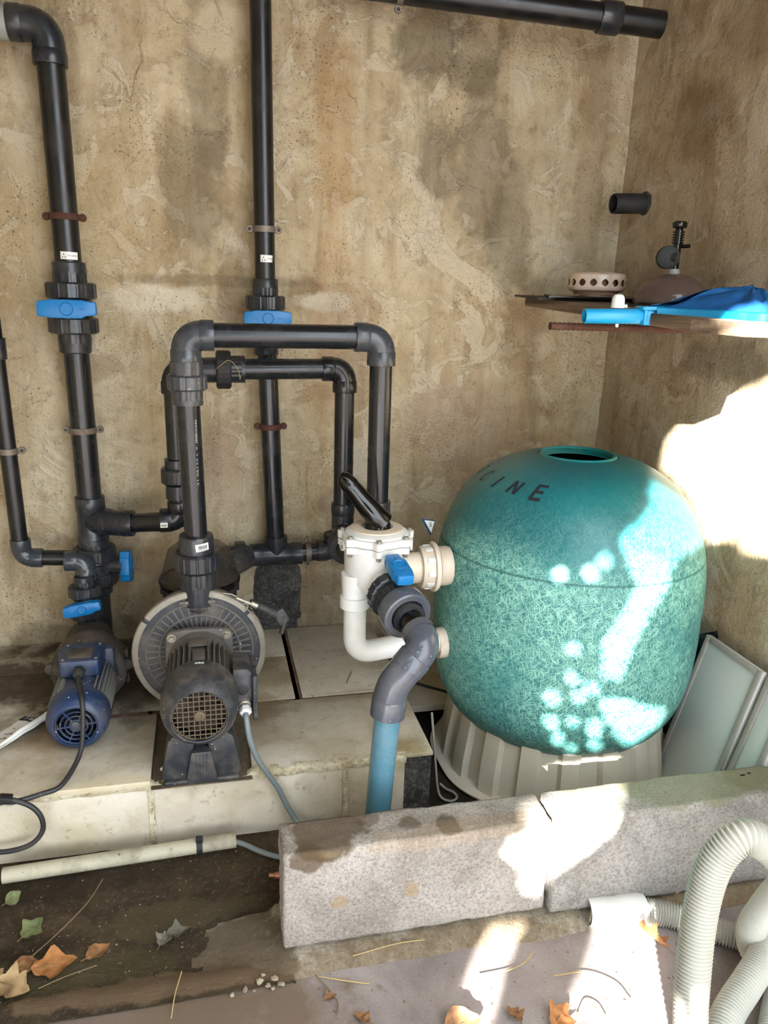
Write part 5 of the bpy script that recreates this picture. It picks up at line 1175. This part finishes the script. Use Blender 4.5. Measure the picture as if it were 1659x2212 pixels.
leaf((-.292, 1.165, G0 + .004), .075, .15, 'leaf_o', 'rust-brown leaf lying flat on the damp earth at lower left', .35, .1, 12, 2)
leaf((-.352, 1.130, G0 + .006), .070, -.5, 'leaf_p', 'pale crumpled leaf at lower left in front of the rust-brown leaf', .8, .2, 13, 3)
leaf((-.392, 1.150, G0 + .004), .055, .9, 'leaf_p', 'pale brown leaf cut by the left photo edge', .6, .1, 14)
leaf((-.340, 1.172, G0 + .003), .05, .2, 'leaf_b', 'dark brown leaf behind the pale crumpled leaf at lower left', .5, .1, 15)
leaf((-.222, 1.180, G0 + .003), .045, .6, 'leaf_b', 'brown leaf fragment on the earth, right of the rust-brown leaf', .5, .1, 16)
leaf((-.345, 1.255, G0 + .006), .050, 1.0, 'leaf_g', 'green leaf lying on the earth in front of the conduit end', .4, .3, 17, 2)
leaf((-.110, 1.185, G0 + .004), .035, 1.2, plastic('grey_mud', srgb(104, 100, 88), .9), 'greyish mud-covered leaf lump in the middle of the damp earth', .9, .2, 18, 2)
leaf((-.085, 1.195, G0 + .006), .040, .2, plastic('grey_mud_dark', srgb(78, 76, 64), .9), 'dark grey muddy leaf next to the paler muddy one on the earth', .9, .2, 19, 2)
leaf((-.395, 1.335, G0 + .010), .035, .9, 'leaf_g', 'small green sprout leaf near the left end of the conduit', .4, .9, 20)
def twig(pts, r, mat, label, cat='twig', nm='twig'):
    m = MB(); m.tube(spline(pts, 6), r, 8); return tag(m.build(nm, mat), label, cat, 'twigs and straws on the ground')
twig([(-.36, 1.16, G0 + .003), (-.30, 1.23, G0 + .006), (-.255, 1.30, G0 + .006), (-.235, 1.36, G0 + .004)], .0012, 'twig', 'long thin twig crossing the damp earth at left')
twig([(-.09, 1.02, G0 + .003), (-.085, 1.06, G0 + .008), (-.075, 1.10, G0 + .012)], .0010, 'straw', 'pale straw stuck upright at the edge of the concrete, bottom left')
twig([(.155, 1.052, G0 + .004), (.20, 1.035, G0 + .003), (.24, 1.022, G0 + .002)], .0010, 'straw', 'yellow straw on the concrete just below the curb mortar')
twig([(.15, 1.055, G0 + .006), (.165, 1.03, G0 + .004), (.18, 1.0, G0 + .002), (.176, .975, G0 + .002)], .0011, 'twig', 'curved brown twig hanging from the mortar edge onto the concrete')
twig([(.22, 1.075, G0 + .012), (.30, 1.082, G0 + .016), (.36, 1.085, G0 + .012)], .0009, 'straw', 'straw lying along the foot of the mortar bed')
twig([(.43, 1.0, G0 + .003), (.48, .998, G0 + .005), (.52, 1.01, G0 + .004), (.545, 1.03, G0 + .002)], .0009, 'straw', 'thin curved straw on the concrete under the block joint')
twig([(.56, .975, G0 + .002), (.62, .97, G0 + .003), (.66, .94, G0 + .003), (.67, .905, G0 + .002)], .0010, 'straw', 'bent straw on the sunlit edge of the concrete')
twig([(.565, .895, G0 + .003), (.585, .908, G0 + .008), (.605, .90, G0 + .006), (.612, .885, G0 + .002)], .0010, 'twig', 'dark curled twig beside the orange leaf at the bottom edge')
twig([(-.31, 1.12, G0 + .003), (-.27, 1.135, G0 + .004), (-.22, 1.15, G0 + .003)], .0010, 'twig', 'short twig on the earth in front of the rust-brown leaf')
twig([(.25, 1.72, .1245), (.235, 1.755, .1245)], .0009, 'straw', 'short straw lying on the tiles beside the blue pipe'); twig([(.335, 1.80, .124), (.36, 1.86, .124)], .0010, 'twig', 'dark straight twig on the tile behind the white elbow pipe')
twig([(.020, 1.925, .925), (.035, 1.905, .940), (.055, 1.900, .952), (.075, 1.905, .930), (.080, 1.912, .905)], .0007, 'straw', 'thin dry straw caught on the black union nut of the rear loop')
rg = random.Random(11)
def stone(c, r, mat, name, label, cat, group):
    m = MB(); bm = bmesh.new(); bmesh.ops.create_icosphere(bm, subdivisions=1, radius=1); r *= .72
    s_ = V((rg.uniform(.7, 1.3), rg.uniform(.6, 1.2), rg.uniform(.4, .9))); q = rg.random() * 50
    for v in bm.verts: v.co = v.co * (1 + .5 * noise.noise(v.co * 1.3 + V((q, 0, 0)))); v.co = V((v.co.x * s_.x, v.co.y * s_.y, v.co.z * s_.z)) * r
    m.addbm(bm, Matrix.Translation(V(c))); o = m.build(name, mat, smooth=30); return tag(o, label, cat, group)
for i, (x, y, r) in enumerate(((.055, 1.060, .010), (.068, 1.052, .008), (.080, 1.062, .009), (.030, 1.050, .008), (.090, 1.050, .007), (.062, 1.073, .008), (.045, 1.046, .005), (.008, 1.046, .006), (.076, 1.044, .006))):
    stone((x, y, G0 + r * .45), r, 'pebble', 'pebble', 'pale pebble in the little heap by the corner of the curb mortar', 'pebble', 'pale pebbles by the curb corner')
m = MB()
for i in range(420):   # crumbs and specks nobody could count
    z = rg.random()
    if z < .55: x, y, zz = rg.uniform(-.55, .12), rg.uniform(1.09, 1.42), -.030
    elif z < .8: x, y, zz = rg.uniform(.1, 1.0), rg.uniform(.85, 1.06), -.0295
    else: x, y, zz = rg.uniform(-.55, .47), rg.uniform(1.46, 2.1), .1225
    if zz > 0 and (-.15 < x < .07 and y < 1.75): continue
    s_ = rg.uniform(.0006, .0018); m.box((x, y, zz + s_ * .3), (s_ * rg.uniform(1, 3), s_, s_ * .7), Matrix.Rotation(rg.random() * 3, 3, 'Z'))
tag(m.build('crumbs', 'twig', smooth=0), 'scattered dark crumbs and bits on the tiles, earth and concrete', 'debris', kind='stuff')
m = MB()
for i in range(70):
    x, y = rg.uniform(-.5, .1), rg.uniform(1.10, 1.40); s_ = rg.uniform(.0008, .002); m.box((x, y, -.0285), (s_ * 1.4, s_, s_ * .7), Matrix.Rotation(rg.random() * 3, 3, 'Z'))
tag(m.build('grit', 'pebble', smooth=0), 'tiny pale grit sprinkled over the damp earth', 'debris', kind='stuff')
# ---LEAF SCREEN: unseen, added to shade the scene; gaps shaped to the wanted sun patches
HOLES = [
    [(-0.284, 1.604), (-0.322, 1.59), (-0.365, 1.228), (-0.332, 1.234), (-0.32, 1.261), (-0.293, 1.266), (-0.269, 1.261), (-0.252, 1.305), (-0.228, 1.364), (-0.198, 1.404), (-0.186, 1.429), (-0.161, 1.459), (-0.154, 1.484), (-0.16, 1.528), (-0.18, 1.554), (-0.205, 1.563), (-0.231, 1.558), (-0.253, 1.581)],  # wall
    [(-0.109, 1.352), (-0.139, 1.335), (-0.172, 1.322), (-0.201, 1.29), (-0.223, 1.258), (-0.234, 1.24), (-0.196, 1.214), (-0.168, 1.192), (-0.149, 1.16), (-0.147, 1.125), (-0.115, 1.062), (-0.096, 1.004), (-0.082, 0.956), (-0.076, 0.921), (-0.049, 0.921), (-0.053, 0.945), (-0.044, 0.98), (-0.06, 1.013), (-0.084, 1.065), (-0.089, 1.089), (-0.112, 1.119), (-0.083, 1.143), (-0.059, 1.19), (-0.055, 1.209), (-0.087, 1.242), (-0.113, 1.292), (-0.105, 1.325)],  # tankA
    [(-0.052, 0.864), (-0.097, 0.864), (-0.143, 0.855), (-0.185, 0.853), (-0.183, 0.827), (-0.146, 0.783), (-0.119, 0.763), (-0.096, 0.793), (-0.074, 0.822)],  # tankB
    [(-0.007, 1.125), (-0.005, 1.118), (0.001, 1.115), (0.006, 1.117), (0.009, 1.122), (0.008, 1.129), (0.002, 1.132), (-0.004, 1.13)],  # b0
    [(0.056, 1.113), (0.058, 1.108), (0.063, 1.105), (0.068, 1.107), (0.07, 1.112), (0.069, 1.117), (0.064, 1.119), (0.059, 1.118)],  # b1
    [(-0.03, 1.155), (-0.029, 1.149), (-0.024, 1.146), (-0.018, 1.147), (-0.016, 1.152), (-0.017, 1.158), (-0.022, 1.161), (-0.028, 1.16)],  # b2
    [(0.012, 0.967), (0.013, 0.963), (0.019, 0.96), (0.024, 0.961), (0.027, 0.965), (0.025, 0.969), (0.02, 0.972), (0.014, 0.971)],  # b3
    [(0.011, 0.904), (0.012, 0.899), (0.017, 0.897), (0.021, 0.898), (0.024, 0.902), (0.022, 0.906), (0.018, 0.909), (0.013, 0.908)],  # b4
    [(-0.033, 0.888), (-0.032, 0.884), (-0.026, 0.881), (-0.02, 0.882), (-0.017, 0.886), (-0.019, 0.891), (-0.025, 0.893), (-0.031, 0.892)],  # b5
    [(-0.003, 0.864), (-0.002, 0.86), (0.001, 0.858), (0.005, 0.859), (0.007, 0.863), (0.006, 0.867), (0.003, 0.869), (-0.001, 0.868)],  # b6
    [(0.044, 0.855), (0.046, 0.847), (0.051, 0.844), (0.057, 0.845), (0.06, 0.852), (0.058, 0.859), (0.053, 0.863), (0.047, 0.861)],  # b7
    [(0.043, 0.803), (0.045, 0.797), (0.051, 0.794), (0.057, 0.795), (0.06, 0.8), (0.058, 0.806), (0.052, 0.81), (0.046, 0.808)],  # b8
    [(-0.001, 0.809), (0.001, 0.804), (0.005, 0.802), (0.01, 0.803), (0.012, 0.806), (0.011, 0.811), (0.006, 0.813), (0.002, 0.812)],  # b9
    [(-0.05, 0.803), (-0.049, 0.791), (-0.043, 0.785), (-0.037, 0.789), (-0.033, 0.8), (-0.034, 0.812), (-0.04, 0.817), (-0.046, 0.814)],  # b10
    [(0.027, 0.765), (0.029, 0.757), (0.033, 0.753), (0.037, 0.755), (0.039, 0.763), (0.038, 0.771), (0.034, 0.774), (0.03, 0.772)],  # b11
    [(-0.054, 0.759), (-0.053, 0.756), (-0.047, 0.754), (-0.041, 0.754), (-0.038, 0.757), (-0.04, 0.761), (-0.046, 0.763), (-0.052, 0.763)],  # b12
    [(-0.004, 0.746), (-0.002, 0.743), (0.002, 0.741), (0.006, 0.742), (0.008, 0.744), (0.007, 0.748), (0.002, 0.749), (-0.002, 0.749)],  # b13
    [(-0.18, 1.593), (-0.179, 1.589), (-0.175, 1.588), (-0.17, 1.592), (-0.167, 1.599), (-0.169, 1.604), (-0.173, 1.604), (-0.178, 1.6)],  # w0
    [(-0.222, 1.59), (-0.22, 1.584), (-0.216, 1.584), (-0.21, 1.589), (-0.207, 1.596), (-0.209, 1.602), (-0.213, 1.602), (-0.219, 1.597)],  # w1
    [(-0.244, 1.608), (-0.243, 1.605), (-0.24, 1.605), (-0.237, 1.608), (-0.236, 1.612), (-0.236, 1.615), (-0.239, 1.615), (-0.242, 1.612)],  # w2
    [(-0.101, 0.719), (-0.089, 0.689), (0.023, 0.657), (0.076, 0.662), (0.037, 0.679), (0.021, 0.689), (-0.02, 0.699)],  # blktop
    [(-0.091, 0.687), (-0.087, 0.655), (-0.032, 0.597), (0.015, 0.559), (0.036, 0.513), (0.056, 0.513), (0.066, 0.565), (0.099, 0.587), (0.085, 0.616), (0.054, 0.632), (0.048, 0.653), (0.023, 0.65)],  # blkface
    [(0.108, 0.436), (0.078, 0.443), (0.091, 0.41), (0.08, 0.388), (0.085, 0.357), (0.131, 0.358), (0.129, 0.378), (0.123, 0.406)],  # streak
    [(0.069, 0.446), (0.056, 0.449), (0.076, 0.404), (0.09, 0.4)],  # streak2
    [(-0.091, 0.464), (-0.075, 0.431), (-0.054, 0.397), (-0.039, 0.377), (-0.205, 0.393), (-0.18, 0.505), (-0.203, 0.431), (-0.186, 0.434), (-0.199, 0.451), (-0.226, 0.467), (-0.226, 0.472)],  # floor
    [(-0.08, 0.467), (-0.106, 0.459), (-0.149, 0.463), (-0.181, 0.497), (-0.19, 0.479), (-0.15, 0.486), (-0.087, 0.476)],  # cuff
    [(-0.213, 0.422), (-0.215, 0.528), (-0.215, 0.491), (-0.205, 0.393)],  # hoseleg
    [(-0.183, 1.608), (-0.211, 1.634), (-0.254, 1.639), (-0.243, 1.575), (-0.2, 1.568)],  # shelf
    [(-0.181, 1.566), (-0.215, 1.565), (-0.242, 1.567), (-0.245, 1.555), (-0.202, 1.553)],  # board
]
HOLES[0] = [(-.56, 1.66)] + HOLES[0][1:2] + [(-.52, 1.60), (-.56, 1.20)] + HOLES[0][2:]
SU = SUN_TO.cross(Z_).normalized(); SW = SU.cross(SUN_TO)
def inside(p, q, poly):
    c = False; j = len(poly) - 1
    for i in range(len(poly)):
        if (poly[i][1] > q) != (poly[j][1] > q) and p < (poly[j][0] - poly[i][0]) * (q - poly[i][1]) / (poly[j][1] - poly[i][1]) + poly[i][0]: c = not c
        j = i
    return c
BB = [(min(x for x, y in h), max(x for x, y in h), min(y for x, y in h), max(y for x, y in h)) for h in HOLES]
def dist(p, q):
    """signed distance to the nearest gap, negative inside"""
    best = 9
    for h, b in zip(HOLES, BB):
        if p < b[0] - .12 or p > b[1] + .12 or q < b[2] - .12 or q > b[3] + .12: continue
        ins = inside(p, q, h); d = 9
        for i in range(len(h)):
            (x0, y0), (x1, y1) = h[i - 1], h[i]; L = (x1 - x0) ** 2 + (y1 - y0) ** 2
            t = max(0, min(1, ((p - x0) * (x1 - x0) + (q - y0) * (y1 - y0)) / max(L, 1e-9))); d = min(d, math.hypot(p - x0 - t * (x1 - x0), q - y0 - t * (y1 - y0)))
        best = min(best, -d if ins else d)
    return best
tr = thing('leaf_screen', (-1.9, -1.3, -.1), 'added unseen leaf screen behind the viewer, gaps shaped to the sun patches', 'leaf_screen')
m = MB(); rg = random.Random(5)
def leafquad(p, q, t, s_):
    c = SU * p + SW * q + SUN_TO * t; a = rg.random() * PI; n1_ = (SU * math.cos(a) + SW * math.sin(a)); n2_ = (SUN_TO.cross(n1_) + SUN_TO * rg.uniform(-.35, .35)).normalized(); n1_ = (n1_ + SUN_TO * rg.uniform(-.3, .3)).normalized()
    k = len(m.v)
    for (x, y) in ((-1, 0), (-.5, .55), (.35, .6), (1.1, 0), (.35, -.6), (-.5, -.55)): m.v.append(c + n1_ * x * s_ + n2_ * y * s_)
    m.f.append(tuple(range(k, k + 6)))
step = .011; p = -.75
while p < 1.95:
    q = .22
    while q < 2.45:
        d = dist(p, q)
        if d < .10:
            if d > .006: leafquad(p + rg.uniform(-.002, .002), q + rg.uniform(-.002, .002), 1.35 + rg.uniform(-.04, .04), min(.016, max(.006, d * 1.0)) * rg.uniform(.95, 1.05))
        q += step
    p += step
p = -.75
while p < 1.95:
    q = .22
    while q < 2.45:
        for k_ in range(3):
            pp, qq = p + rg.uniform(-.02, .02), q + rg.uniform(-.02, .02); s_ = rg.uniform(.032, .044)
            if dist(pp, qq) > s_ * 1.15: leafquad(pp, qq, 1.45 + rg.uniform(-.08, .2), s_)
        q += .026
    p += .026
m.build('foliage', 'foliage', tr, smooth=0, kind='stuff')
m = MB(); m.tube([(-1.9, -1.3, -.1), (-1.92, -1.32, .7), (-1.7, -1.2, 1.5)], [.08, .06, .05], 14); m.build('screen_trunk', 'bark', tr)  # invented stem for the added leaf screen, kept clear of its gaps
